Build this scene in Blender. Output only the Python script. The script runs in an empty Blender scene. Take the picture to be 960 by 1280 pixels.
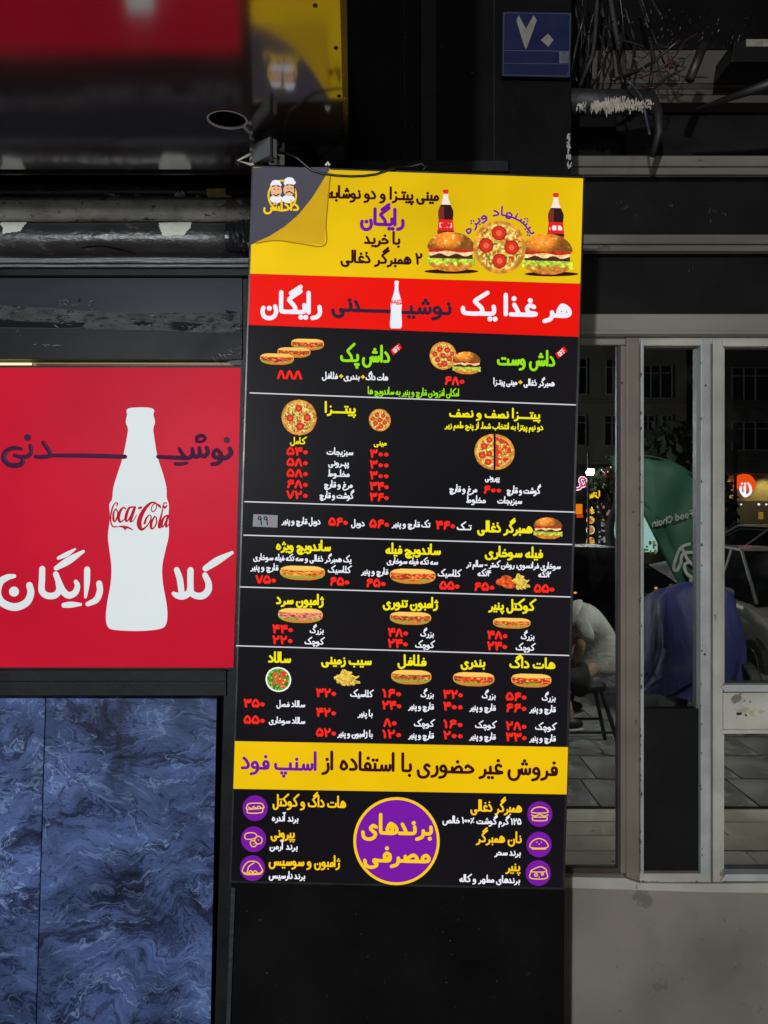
import bpy, math, random
import numpy as np
from mathutils import Vector
random.seed(7); RNG = np.random.default_rng(5)
SC = bpy.context.scene
COL = SC.collection
# ------------------------------------------------------------------ camera
EYE = 1.55; F = 962.0; CX, CY = 480.0, 640.0
cam_d = bpy.data.cameras.new('camera'); cam = bpy.data.objects.new('camera', cam_d); COL.objects.link(cam)
cam.location = (0, 0, EYE); cam.rotation_euler = (math.radians(90), 0, 0)
cam_d.sensor_fit = 'VERTICAL'; cam_d.sensor_height = 24.0; cam_d.lens = 24.0 * F / 1280.0
cam_d.clip_start = 0.05; cam_d.clip_end = 500
SC.camera = cam
# ------------------------------------------------------------------ world (night), weak sun added as ambient fill
w = bpy.data.worlds.new('World'); SC.world = w; w.use_nodes = True
nt = w.node_tree; bg = nt.nodes['Background']
sky = nt.nodes.new('ShaderNodeTexSky'); sky.sky_type = 'NISHITA'; sky.sun_disc = False
sky.sun_elevation = math.radians(-4); sky.sun_rotation = math.radians(150)
nt.links.new(sky.outputs[0], bg.inputs[0]); bg.inputs[1].default_value = 0.15
sd = bpy.data.lights.new('fill_sun', 'SUN'); sd.energy = 0.16; sd.angle = math.radians(25); sd.color = (1.0, 0.9, 0.8)
sun = bpy.data.objects.new('fill_sun', sd); COL.objects.link(sun)
sun.rotation_euler = (math.radians(62), 0, math.radians(-12))
SC.view_settings.view_transform = 'Standard'; SC.view_settings.look = 'None'
SC.view_settings.exposure = 0; SC.view_settings.gamma = 1
SC.cycles.use_denoising = True; SC.cycles.max_bounces = 8; SC.cycles.transparent_max_bounces = 8
SC.cycles.sample_clamp_indirect = 4

# ------------------------------------------------------------------ helpers
def lin(c):
    c = np.asarray(c, float) / 255.0
    return np.where(c <= 0.04045, c / 12.92, ((c + 0.055) / 1.055) ** 2.4)
def P(px, py, Y): return ((px - CX) * Y / F, Y, EYE - (py - CY) * Y / F)
YG = 2.35                                   # plane of the shop window glass
def M(px, py, d):                           # a place in the street that the glass shows at this spot
    return ((px - CX) * d / F, 2 * YG - d, EYE - (py - CY) * d / F)
ORG = {}
def props(o, label=None, cat=None, group=None, kind=None):
    if label: o['label'] = label
    if cat: o['category'] = cat
    if group: o['group'] = group
    if kind: o['kind'] = kind
    return o
def thing(name, label, cat, loc=(0, 0, 0), group=None):
    o = bpy.data.objects.new(name, None); o.empty_display_size = 0.1; COL.objects.link(o)
    o.location = loc; ORG[o.name] = Vector(loc)
    return props(o, label, cat, group)
class MB:
    def __init__(s): s.v = []; s.f = []
    def add(s, vs, fs):
        n = len(s.v); s.v += [tuple(p) for p in vs]; s.f += [tuple(i + n for i in f) for f in fs]; return s
    def box(s, a, b):
        x0, x1 = sorted((a[0], b[0])); y0, y1 = sorted((a[1], b[1])); z0, z1 = sorted((a[2], b[2]))
        return s.add([(x0,y0,z0),(x1,y0,z0),(x1,y1,z0),(x0,y1,z0),(x0,y0,z1),(x1,y0,z1),(x1,y1,z1),(x0,y1,z1)],
              [(0,3,2,1),(4,5,6,7),(0,1,5,4),(1,2,6,5),(2,3,7,6),(3,0,4,7)])
    def prism(s, pts, off):                 # polygon swept by a vector
        n = len(pts); q = [tuple(Vector(p) + Vector(off)) for p in pts]
        return s.add(list(pts) + q, [tuple(range(n)), tuple(range(2*n-1, n-1, -1))] + [(i, i+n, (i+1) % n + n, (i+1) % n) for i in range(n)])
    def px(s, pts, Y, depth):               # outline given in the front plane Y, swept back by depth
        return s.prism([P(x, y, Y) for x, y in pts], (0, depth, 0))
    def rect(s, x0, y0, x1, y1, Y, depth): return s.px([(x0,y0),(x0,y1),(x1,y1),(x1,y0)], Y, depth)
    def tube(s, pts, r, seg=8, cap=True):
        pts = [Vector(p) for p in pts]; n = len(pts); rs = r if isinstance(r, (list, tuple)) else [r]*n
        vs = []; up = None
        for i, p in enumerate(pts):
            t = (pts[min(i+1, n-1)] - pts[max(i-1, 0)]).normalized()
            if up is None: up = t.orthogonal().normalized()
            u = (up - t * up.dot(t)); u = u.normalized() if u.length > 1e-6 else t.orthogonal().normalized(); up = u
            v = t.cross(u)
            for k in range(seg):
                a = 2*math.pi*k/seg; vs.append(p + (u*math.cos(a) + v*math.sin(a))*rs[i])
        fs = [(i*seg+k, i*seg+(k+1) % seg, (i+1)*seg+(k+1) % seg, (i+1)*seg+k) for i in range(n-1) for k in range(seg)]
        if cap: fs += [tuple(range(seg-1, -1, -1)), tuple(range((n-1)*seg, n*seg))]
        return s.add(vs, fs)
    def ball(s, c, r, nu=10, nv=6):
        rx, ry, rz = r if isinstance(r, (tuple, list)) else (r, r, r)
        vs = [(c[0], c[1], c[2]+rz)]
        for j in range(1, nv):
            t = math.pi*j/nv
            for i in range(nu):
                a = 2*math.pi*i/nu; vs.append((c[0]+rx*math.sin(t)*math.cos(a), c[1]+ry*math.sin(t)*math.sin(a), c[2]+rz*math.cos(t)))
        vs.append((c[0], c[1], c[2]-rz)); L = len(vs)-1
        fs = [(0, 1+i, 1+(i+1) % nu) for i in range(nu)]
        for j in range(nv-2):
            for i in range(nu): fs.append((1+j*nu+i, 1+(j+1)*nu+i, 1+(j+1)*nu+(i+1) % nu, 1+j*nu+(i+1) % nu))
        fs += [(L, 1+(nv-2)*nu+(i+1) % nu, 1+(nv-2)*nu+i) for i in range(nu)]
        return s.add(vs, fs)
def build(name, mb, mat, parent=None, smooth=False, bevel=0, label=None, cat=None, group=None, kind=None, fixn=True):
    me = bpy.data.meshes.new(name)
    o = bpy.data.objects.new(name, me); COL.objects.link(o)
    off = Vector((0, 0, 0))
    if parent is not None:
        off = ORG.get(parent.name, off); o.parent = parent; ORG[o.name] = off
    elif mb.v:
        a = np.array(mb.v); lo, hi = a.min(0), a.max(0); off = Vector(((lo[0]+hi[0])/2, (lo[1]+hi[1])/2, lo[2])); o.location = off; ORG[o.name] = off
    me.from_pydata([tuple(Vector(p) - off) for p in mb.v], [], mb.f)
    if fixn:
        import bmesh
        bm = bmesh.new(); bm.from_mesh(me); bmesh.ops.recalc_face_normals(bm, faces=bm.faces); bm.to_mesh(me); bm.free()
    me.materials.append(mat)
    if smooth:
        for p in me.polygons: p.use_smooth = True
    if bevel:
        m = o.modifiers.new('bevel', 'BEVEL'); m.width = bevel; m.segments = 2; m.limit_method = 'ANGLE'; m.angle_limit = math.radians(40)
    return props(o, label, cat, group, kind)

def node_mat(name):
    m = bpy.data.materials.new(name); m.use_nodes = True
    return m, m.node_tree, m.node_tree.nodes['Principled BSDF']
def pbr(name, col, rough=0.6, metal=0.0, var=0.25, scale=8, bump=0.0, ior=1.5, col2=None, thr=None, rvar=0.15, stretch=None, detail=6):
    """base colour broken up by noise; col2 shows through where a second, sharper noise passes thr (chips, dust)"""
    m, t, b = node_mat(name); N = t.nodes; L = t.links
    tc = N.new('ShaderNodeTexCoord'); mp = N.new('ShaderNodeMapping'); L.new(tc.outputs['Object'], mp.inputs[0])
    if stretch: mp.inputs['Scale'].default_value = stretch
    n = N.new('ShaderNodeTexNoise'); n.inputs['Scale'].default_value = scale; n.inputs['Detail'].default_value = detail
    L.new(mp.outputs[0], n.inputs['Vector'])
    r = N.new('ShaderNodeValToRGB'); L.new(n.outputs[0], r.inputs[0])
    r.color_ramp.elements[0].position = 0.3; r.color_ramp.elements[1].position = 0.7
    r.color_ramp.elements[0].color = (*[c*(1-var) for c in col], 1); r.color_ramp.elements[1].color = (*[min(1, c*(1+var)) for c in col], 1)
    out = r.outputs[0]
    if col2 is not None:
        n2 = N.new('ShaderNodeTexNoise'); n2.inputs['Scale'].default_value = scale*3.1; n2.inputs['Detail'].default_value = 10
        n2.inputs['Roughness'].default_value = 0.65; L.new(mp.outputs[0], n2.inputs['Vector'])
        r2 = N.new('ShaderNodeValToRGB'); L.new(n2.outputs[0], r2.inputs[0])
        r2.color_ramp.elements[0].position = thr; r2.color_ramp.elements[1].position = thr + 0.03
        mx = N.new('ShaderNodeMix'); mx.data_type = 'RGBA'; L.new(r2.outputs[0], mx.inputs[0]); L.new(out, mx.inputs[6])
        mx.inputs[7].default_value = (*col2, 1); out = mx.outputs[2]
    L.new(out, b.inputs['Base Color'])
    mr = N.new('ShaderNodeMapRange'); L.new(n.outputs[0], mr.inputs[0]); mr.inputs[3].default_value = max(0.02, rough-rvar); mr.inputs[4].default_value = min(1, rough+rvar)
    L.new(mr.outputs[0], b.inputs['Roughness'])
    b.inputs['Metallic'].default_value = metal; b.inputs['IOR'].default_value = ior
    if bump:
        n3 = N.new('ShaderNodeTexNoise'); n3.inputs['Scale'].default_value = scale*6; n3.inputs['Detail'].default_value = 8; L.new(mp.outputs[0], n3.inputs['Vector'])
        bp = N.new('ShaderNodeBump'); bp.inputs['Strength'].default_value = bump; bp.inputs['Distance'].default_value = 0.01
        L.new(n3.outputs[0], bp.inputs['Height']); L.new(bp.outputs[0], b.inputs['Normal'])
    return m
def emit(name, rgb, strength=1.0, light=False, rough=0.35, var=0.0, vscale=3):
    """backlit print or a lamp: glows with its own colour; the vinyl itself is a dark gloss surface"""
    m, t, b = node_mat(name); c = lin(rgb)
    b.inputs['Base Color'].default_value = (*(c*0.06), 1); b.inputs['Roughness'].default_value = rough
    b.inputs['Specular IOR Level'].default_value = 0.03
    b.inputs['Emission Color'].default_value = (*c, 1); b.inputs['Emission Strength'].default_value = strength
    if var:
        N = t.nodes; L = t.links; tc = N.new('ShaderNodeTexCoord'); n = N.new('ShaderNodeTexNoise'); n.inputs['Scale'].default_value = vscale; n.inputs['Detail'].default_value = 2
        L.new(tc.outputs['Object'], n.inputs['Vector']); mr = N.new('ShaderNodeMapRange'); L.new(n.outputs[0], mr.inputs[0])
        mr.inputs[1].default_value = 0.3; mr.inputs[2].default_value = 0.7
        mr.inputs[3].default_value = strength*(1-var); mr.inputs[4].default_value = strength*(1+var); L.new(mr.outputs[0], b.inputs['Emission Strength'])
    m.cycles.emission_sampling = 'FRONT' if light else 'NONE'
    return m
def vcol_mat(name, strength=1.0):
    m, t, b = node_mat(name); a = t.nodes.new('ShaderNodeVertexColor'); a.layer_name = 'Col'
    t.links.new(a.outputs[0], b.inputs['Emission Color']); b.inputs['Emission Strength'].default_value = strength
    b.inputs['Base Color'].default_value = (0.01, 0.01, 0.01, 1); b.inputs['Roughness'].default_value = 0.4; b.inputs['Specular IOR Level'].default_value = 0.03
    m.cycles.emission_sampling = 'NONE'
    return m

# ------------------------------------------------------------------ rounded marker lettering drawn as strokes
def cr(pts, n=5):
    if len(pts) < 3: return list(pts)
    p = [np.array(q, float) for q in pts]; closed = np.allclose(p[0], p[-1])
    ext = [p[-2] if closed else 2*p[0]-p[1]] + p + [p[1] if closed else 2*p[-1]-p[-2]]
    out = []
    for i in range(1, len(ext)-2):
        a, b, c, d = ext[i-1:i+3]
        for k in range(n):
            t = k/n; out.append(tuple(0.5*((2*b)+(c-a)*t+(2*a-5*b+4*c-d)*t*t+(3*b-a-3*c+d)*t**3)))
    out.append(tuple(p[-1])); return out
def sh(st, dx, dy=0): return [[(x+dx, y+dy) for x, y in s] for s in st]
BOWL = [(.52,.2),(.555,-.02),(.46,-.21),(.27,-.27),(.1,-.19),(.05,0),(.08,.13)]
TOOTH_I = (.27, [[(.2,.28),(.215,.1),(.15,.01),(0,0)]])
TOOTH_M = (.28, [[(.28,0),(0,0)], [(.15,0),(.15,.27)]])
DISH = [(.78,.24),(.775,.08),(.64,0),(.2,0),(.07,.05),(.05,.2)]
JTOP = [(.08,.2),(.2,.3),(.34,.22),(.52,.14)]
G = {
 'alef': {'s': (.18,[[(.09,0),(.09,.76)]]), 'f': (.22,[[(.22,0),(.14,.015),(.09,.08),(.09,.76)]])},
 'beh': {'s': (.86,[DISH]), 'f': (.88,[[(.88,0),(.2,0),(.07,.05),(.05,.2)],[(.76,0),(.76,.24)]]), 'i': TOOTH_I, 'm': TOOTH_M},
 'noon': {'s': (.62,[BOWL]), 'f': (.66,[[(.66,0),(.56,-.01),(.5,-.18),(.28,-.27),(.1,-.19),(.05,0),(.08,.13)],[(.57,0),(.56,.16)]]), 'i': TOOTH_I, 'm': TOOTH_M},
 'yeh': {'s': (.66,[[(.6,.24),(.48,.3),(.37,.19),(.46,.07),(.57,-.04),(.5,-.2),(.3,-.27),(.1,-.2),(.05,.02)]]),
         'f': (.64,[[(.64,0),(.52,.01),(.42,.03),(.42,-.05),(.52,-.13),(.46,-.24),(.27,-.28),(.1,-.2),(.05,.0)]]), 'i': TOOTH_I, 'm': TOOTH_M},
 'dal': {'s': (.42,[[(.14,.44),(.27,.32),(.36,.14),(.3,.02),(.06,0)]]), 'f': (.44,[[(.44,0),(.34,.02),(.27,.18),(.17,.38)],[(.34,.0),(.05,0)]])},
 'reh': {'s': (.34,[[(.28,.22),(.295,0),(.2,-.16),(.02,-.22)]]), 'f': (.36,[[(.36,0),(.29,-.01),(.22,-.15),(.02,-.23)],[(.29,0),(.285,.12)]])},
 'waw': {'s': (.42,[[(.35,.13),(.26,.26),(.13,.23),(.09,.1),(.2,.02),(.35,.05),(.34,-.06),(.24,-.2),(.03,-.26)],[(.35,.05),(.35,.13)]]),
         'f': (.46,[[(.46,0),(.34,0)],[(.35,.13),(.26,.26),(.13,.23),(.09,.1),(.2,.02),(.35,.05),(.34,-.06),(.24,-.2),(.03,-.26)],[(.35,.0),(.35,.13)]])},
 'seen': {'i': (.66,[[(.6,.23),(.59,.06),(.5,0),(.42,.05),(.4,.2)],[(.4,.2),(.38,.05),(.3,0),(.22,.05),(.2,.2)],[(.2,.2),(.17,.04),(.1,0),(0,0)]]),
          'm': (.7,[[(.7,0),(.5,0),(.42,.05),(.4,.2)],[(.58,0),(.58,.22)],[(.4,.2),(.38,.05),(.3,0),(.22,.05),(.2,.2)],[(.2,.2),(.17,.04),(.1,0),(0,0)]]),
          's': (1.14,[[(1.08,.22),(1.07,.06),(.98,0),(.9,.05),(.88,.2)],[(.88,.2),(.86,.05),(.78,0),(.7,.05),(.68,.2)],[(.68,.2),(.66,.05),(.58,0),(.54,.04)],[p if i else (.54,.16) for i, p in enumerate(BOWL)]]),
          'f': (1.2,[[(1.2,0),(.98,0),(.9,.05),(.88,.2)],[(1.08,0),(1.08,.2)],[(.88,.2),(.86,.05),(.78,0),(.7,.05),(.68,.2)],[(.68,.2),(.66,.05),(.58,0),(.54,.04)],[p if i else (.54,.16) for i, p in enumerate(BOWL)]])},
 'heh': {'s': (.42,[[(.17,.36),(.3,.24),(.35,.1),(.21,0),(.07,.07),(.1,.22),(.17,.36)]]),
         'i': (.56,[[(0,0),(.36,0),(.5,.1),(.44,.28),(.26,.4),(.16,.3)],[(.3,.36),(.14,.24),(.12,.1),(.24,.05),(.32,.14),(.28,.25)]]),
         'm': (.5,[[(.5,0),(0,0)],[(.38,0),(.4,.18),(.26,.3),(.12,.2),(.13,0)],[(.37,0),(.34,-.15),(.23,-.2),(.12,-.13),(.13,0)]]),
         'f': (.42,[[(.42,0),(.3,.01),(.28,.14),(.3,.34)],[(.3,.02),(.13,.0),(.06,.12),(.14,.24),(.28,.25)]])},
 'meem': {'i': (.4,[[(0,0),(.2,0),(.33,.03),(.36,.14),(.26,.25),(.13,.18),(.12,.06),(.2,0)]]), 'm': (.4,[[(.4,0),(0,0)],[(.3,0),(.31,.13),(.2,.22),(.1,.12),(.12,0)]]),
          'f': (.4,[[(.4,0),(.3,.0),(.33,.13),(.22,.22),(.12,.12),(.2,.01),(.1,0),(.06,-.12),(.06,-.36)]]), 's': (.38,[[(.2,0),(.34,.06),(.3,.2),(.18,.22),(.12,.1),(.2,.0),(.09,0),(.06,-.12),(.06,-.36)]])},
 'lam': {'i': (.2,[[(.12,.76),(.12,.1),(.08,.01),(0,0)]]), 'm': (.24,[[(.24,0),(0,0)],[(.12,0),(.12,.76)]]),
         's': (.54,[[(.47,.76),(.48,-.03),(.4,-.2),(.24,-.27),(.09,-.18),(.06,.05)]]), 'f': (.58,[[(.58,0),(.48,0)],[(.47,.76),(.48,-.03),(.4,-.2),(.24,-.27),(.09,-.18),(.06,.05)]])},
 'kaf': {'i': (.46,[[(.56,.82),(.16,.52),(.15,.44),(.32,.24),(.36,.1),(.27,.01),(0,0)]]), 'm': (.5,[[(.56,.82),(.16,.52),(.15,.44),(.32,.24),(.36,.1),(.27,.01),(0,0)],[(.5,0),(.27,0)]]),
         's': (.84,[[(.9,.82),(.5,.52),(.49,.44),(.68,.24),(.72,.1),(.6,.0),(.2,0),(.07,.05),(.05,.2)]]), 'f': (.88,[[(.9,.82),(.5,.52),(.49,.44),(.68,.24),(.72,.1),(.6,.0),(.2,0),(.07,.05),(.05,.2)],[(.88,0),(.62,0)]])},
 'feh': {'i': (.4,[[(.36,.12),(.2,.1),(.14,.2),(.22,.31),(.34,.26),(.36,.12),(.3,.01),(0,0)]]), 'm': (.42,[[(.42,0),(0,0)],[(.24,0),(.34,.12),(.27,.27),(.15,.27),(.09,.14),(.2,0)]]),
         's': (.94,[[(.88,.13),(.74,.11),(.68,.2),(.76,.31),(.87,.26),(.89,.13),(.8,.01),(.2,0),(.07,.05),(.05,.2)]]), 'f': (.96,[[(.96,0),(.2,0),(.07,.05),(.05,.2)],[(.78,0),(.88,.12),(.81,.27),(.69,.27),(.64,.14),(.74,0)]])},
 'ain': {'i': (.46,[[(.38,.31),(.25,.37),(.14,.26),(.2,.1),(.44,.04)],[(.44,.03),(.3,0),(0,0)]]), 'm': (.42,[[(.42,0),(.3,.02),(.14,.2),(.22,.26),(.32,.22),(.16,.02),(0,0)]]),
         's': (.6,[[(.46,.27),(.32,.34),(.2,.24),(.28,.1),(.46,.08),(.2,.04),(.08,-.12),(.14,-.28),(.35,-.34),(.54,-.28)]]), 'f': (.6,[[(.6,0),(.2,.22),(.44,.24),(.12,-.04),(.12,-.26),(.35,-.34),(.54,-.28)]])},
 'jim': {'i': (.5,[[(.1,.22),(.2,.3),(.46,.12),(.3,.015),(0,0)]]), 'm': (.56,[[(.1,.22),(.2,.3),(.46,.12),(.3,.015),(0,0)],[(.56,.0),(.36,.04)]]),
         's': (.6,[[(.06,.2),(.18,.28),(.54,.18),(.26,.08),(.1,-.08),(.16,-.27),(.36,-.34),(.55,-.28)]]), 'f': (.64,[[(.06,.2),(.18,.28),(.5,.12),(.26,.06),(.1,-.08),(.16,-.27),(.36,-.34),(.55,-.28)],[(.64,0),(.42,.12)]])},
 'sad': {'i': (.66,[[(.16,.2),(.15,.04),(0,0)],[(.14,.0),(.46,0),(.6,.08),(.56,.22),(.42,.24),(.17,.03)]]), 'm': (.72,[[(.16,.2),(.15,.04),(0,0)],[(.72,0),(.14,0)],[(.56,0),(.62,.12),(.5,.25),(.36,.2),(.17,.03)]]),
         's': (1.1,[[(.62,.0),(.92,0),(1.05,.08),(1.02,.22),(.88,.24),(.64,.03)],[(.6,.16)]+BOWL[1:]]), 'f': (1.16,[[(1.16,0),(.6,0)],[(.62,.0),(.92,0),(1.05,.08),(1.02,.22),(.88,.24),(.64,.03)],[(.6,.16)]+BOWL[1:]])},
 'tah': {'i': (.6,[[(0,0),(.4,0),(.54,.08),(.5,.22),(.36,.22),(.14,.02)],[(.17,.02),(.17,.76)]]), 'm': (.62,[[(.62,0),(0,0)],[(.5,0),(.54,.13),(.42,.23),(.3,.18),(.14,.02)],[(.17,.02),(.17,.76)]]),
         's': (.6,[[(.06,0),(.4,0),(.54,.08),(.5,.22),(.36,.22),(.14,.02)],[(.17,.02),(.17,.76)]]), 'f': (.62,[[(.62,0),(.06,0)],[(.5,0),(.54,.13),(.42,.23),(.3,.18),(.14,.02)],[(.17,.02),(.17,.76)]])},
}
G['qaf'] = {'i': G['feh']['i'], 'm': G['feh']['m'], 's': (.62,[[(.55,.12),(.42,.1),(.36,.2),(.44,.31),(.55,.26),(.57,.05),(.46,-.18),(.27,-.25),(.1,-.17),(.05,.02)]]), 'f': (.66,[[(.66,0),(.56,.02)],[(.55,.12),(.42,.1),(.36,.2),(.44,.31),(.55,.26),(.57,.05),(.46,-.18),(.27,-.25),(.1,-.17),(.05,.02)]])}
LET = {'ا':('alef',''),'آ':('alef','~'),'ب':('beh','b1'),'پ':('beh','b3'),'ت':('beh','a2'),'ث':('beh','a3'),'ج':('jim','b1'),'چ':('jim','b3'),'ح':('jim',''),'خ':('jim','a1'),
 'د':('dal',''),'ذ':('dal','a1'),'ر':('reh',''),'ز':('reh','a1'),'ژ':('reh','a3'),'س':('seen',''),'ش':('seen','a3'),'ص':('sad',''),'ض':('sad','a1'),'ط':('tah',''),'ع':('ain',''),'غ':('ain','a1'),
 'ف':('feh','a1'),'ق':('qaf','a2'),'ک':('kaf',''),'گ':('kaf','g'),'ل':('lam',''),'م':('meem',''),'ن':('noon','a1'),'و':('waw',''),'ه':('heh',''),'ی':('yeh','y')}
NOJ = set('اآدذرزژو')
DIG = {'۰':(.34,[[(.17,.34),(.26,.25),(.17,.16),(.08,.25),(.17,.34)]]), '۱':(.28,[[(.07,.62),(.15,.42),(.17,0)]]), '۲':(.46,[[(.07,.64),(.13,.35),(.15,0)],[(.11,.45),(.26,.4),(.38,.48),(.39,.64)]]),
 '۳':(.52,[[(.07,.64),(.13,.35),(.15,0)],[(.11,.46),(.21,.42),(.27,.5),(.27,.62)],[(.27,.5),(.35,.42),(.45,.5),(.46,.64)]]), '۴':(.48,[[(.07,.64),(.13,.35),(.15,0)],[(.42,.62),(.29,.62),(.25,.5),(.31,.4),(.44,.4)],[(.13,.38),(.34,.39)]]),
 '۵':(.5,[[(.25,.64),(.1,.42),(.06,.15),(.16,.03),(.25,.14),(.34,.03),(.44,.15),(.4,.42),(.25,.64)]]), '۶':(.46,[[(.4,.6),(.22,.62),(.12,.5),(.2,.38),(.4,.38)],[(.24,.38),(.14,.2),(.1,0)]]),
 '۷':(.46,[[(.05,.64),(.23,.02),(.41,.64)]]), '۸':(.46,[[(.05,0),(.23,.62),(.41,0)]]), '۹':(.42,[[(.3,.4),(.14,.4),(.1,.52),(.2,.62),(.3,.54),(.31,.3),(.34,0)]]),
 '٪':(.5,[[(.08,.02),(.42,.6)],[(.12,.5),(.13,.5)],[(.4,.12),(.41,.12)]])}
OTH = {'+':(.42,[[(.06,.25),(.36,.25)],[(.21,.1),(.21,.4)]]), '-':(.4,[[(.06,.2),(.34,.2)]]), '،':(.2,[[(.12,.06),(.07,-.06)]]), '؛':(.2,[[(.12,.1),(.07,-.04)],[(.1,.25),(.11,.25)]]), '.':(.2,[[(.1,0),(.11,0)]])}
def glyphs(text):
    """-> list (right to left) of (width, strokes, dots)"""
    out = []; n = len(text); i = 0; seq = []
    while i < n:                                  # numbers run left to right inside the line
        if text[i] in DIG:
            j = i
            while j < n and text[j] in DIG: j += 1
            seq += [(c, 'd') for c in reversed(text[i:j])]; i = j
        else: seq.append((text[i], '')); i += 1
    for k, (c, t) in enumerate(seq):
        if t: wd, st = DIG[c]; out.append((wd+.04, sh(st, .02), [])); continue
        if c == ' ': out.append((.26, [], [])); continue
        if c == 'ـ': out.append((.3, [[(.3,0),(0,0)]], [])); continue
        if c in OTH: out.append((OTH[c][0], OTH[c][1], [])); continue
        pj = k > 0 and (seq[k-1][0] in LET and seq[k-1][0] not in NOJ or seq[k-1][0] == 'ـ')
        nj = c not in NOJ and k+1 < len(seq) and (seq[k+1][0] in LET or seq[k+1][0] == 'ـ')
        form = 'm' if pj and nj else 'f' if pj else 'i' if nj else 's'
        base, d = LET[c]; wd, st = G[base][form]; st = list(st); dots = []
        cxd = {'i': .16, 'm': .15}.get(form, wd*.5)
        top = .44
        if base == 'seen': cxd = .42 if form in 'im' else .82; top = .46
        if base == 'jim': cxd = .26 if form in 'im' else .3; top = .5
        if base == 'feh' and form in 'sf': cxd = .76
        if base in ('feh', 'qaf'): cxd = cxd+.08 if form in 'im' else cxd; top = .52
        if base == 'noon' and form in 'sf': cxd = .3; top = .12
        if base == 'reh': cxd = .24; top = .42
        if base == 'dal': top = .62; cxd = .16
        if base == 'ain': top = .56; cxd = .25
        if base == 'sad': top = .46; cxd = .42
        if base == 'beh' and form in 'sf': top = .3
        bot = -.2
        if base == 'jim' and form in 'sf': bot = -.1; cxd = .36
        if d == 'a1': dots = [(cxd, top)]
        elif d == 'a2': dots = [(cxd-.09, top), (cxd+.09, top)]
        elif d == 'a3': dots = [(cxd-.09, top-.02), (cxd+.09, top-.02), (cxd, top+.12)]
        elif d == 'b1': dots = [(cxd, bot)]
        elif d == 'b3': dots = [(cxd-.09, bot+.02), (cxd+.09, bot+.02), (cxd, bot-.12)]
        elif d == 'y' and form in 'im': dots = [(cxd-.09, bot), (cxd+.09, bot)]
        elif d == '~': st.append([(-.06,.88),(.04,.93),(.14,.88),(.24,.93)])
        elif d == 'g': st.append([(wd+.06 if form in 'im' else wd+.02, .99), (.2 if form in 'im' else .54, .73)])
        if base == 'alef' and d == '~': wd += .1
        out.append((wd+.035*(form in 'sf'), st, dots))
    return out
def ribbon(mb, pts, hw, Y, h, to=P):
    """round-ended stroke in the plane Y, domed towards the viewer by h"""
    pts = [np.array(p, float) for p in pts]; ws = None
    if len(pts[0]) == 3: hw = pts[0][2]; ws = True
    if len(pts) == 1:
        c = pts[0]; k = 10
        mb.add([to(c[0], c[1], Y-h)] + [to(c[0]+hw*math.cos(2*math.pi*i/k), c[1]+hw*math.sin(2*math.pi*i/k), Y) for i in range(k)], [(0, 1+i, 1+(i+1) % k) for i in range(k)]); return
    q = [pts[0]]
    for p in pts[1:]:
        if np.linalg.norm((p-q[-1])[:2]) > hw*0.25: q.append(p)
    if len(q) < 2: q.append(pts[-1] + np.array([1e-3, 0, 0][:len(pts[-1])]))
    W = [p[2] if ws else hw for p in q]; pts = [p[:2] for p in q]; n = len(pts); vs = []; fs = []
    for i, p in enumerate(pts):
        t = pts[min(i+1, n-1)] - pts[max(i-1, 0)]; t = t/(np.linalg.norm(t)+1e-9); nn = np.array([-t[1], t[0]])
        vs += [to(*(p+nn*W[i]), Y), to(*p, Y-h), to(*(p-nn*W[i]), Y)]
    for i in range(n-1):
        a = 3*i; fs += [(a, a+3, a+4, a+1), (a+1, a+4, a+5, a+2)]
    for e, s in ((0, -1), (n-1, 1)):
        t = pts[min(e+1, n-1)] - pts[max(e-1, 0)]; t = t/(np.linalg.norm(t)+1e-9)*s; nn = np.array([-t[1], t[0]]); b = len(vs)
        arc = [pts[e]+W[e]*(nn*math.cos(a)+t*math.sin(a)) for a in np.linspace(0, math.pi, 6)]
        vs += [to(*x, Y) for x in arc]; fs += [(3*e+1, b+i, b+i+1) for i in range(5)]
    mb.add(vs, fs)
HJ = [0]
def letter_mesh(text, xl, xr, base, em, wt=.125, slope=.026, Y=1.846, warp=None, to=P, mb=None):
    g = glyphs(text); W = sum(x[0] for x in g) or 1; sx = (xr-xl)/W; mb = mb or MB(); pen = xr; xc = (xl+xr)/2
    hw = em*wt/2
    for wd, st, dots in g:
        x0 = pen - wd*sx
        def T(p):
            X = x0+p[0]*sx; Yp = base-p[1]*em+slope*(X-xc)
            return warp(X, Yp) if warp else (X, Yp)
        for s in st:
            HJ[0] = (HJ[0]+1) % 9
            ribbon(mb, [T(p) for p in cr(s)], hw, Y, .0004+HJ[0]*.00004, to)
        for d in dots:
            HJ[0] = (HJ[0]+1) % 9
            c = T(d); ribbon(mb, [c], hw*(1.2 if em > 18 else 1.02), Y-.0002, .0004+HJ[0]*.00004, to)
        pen = x0
    return mb

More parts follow.
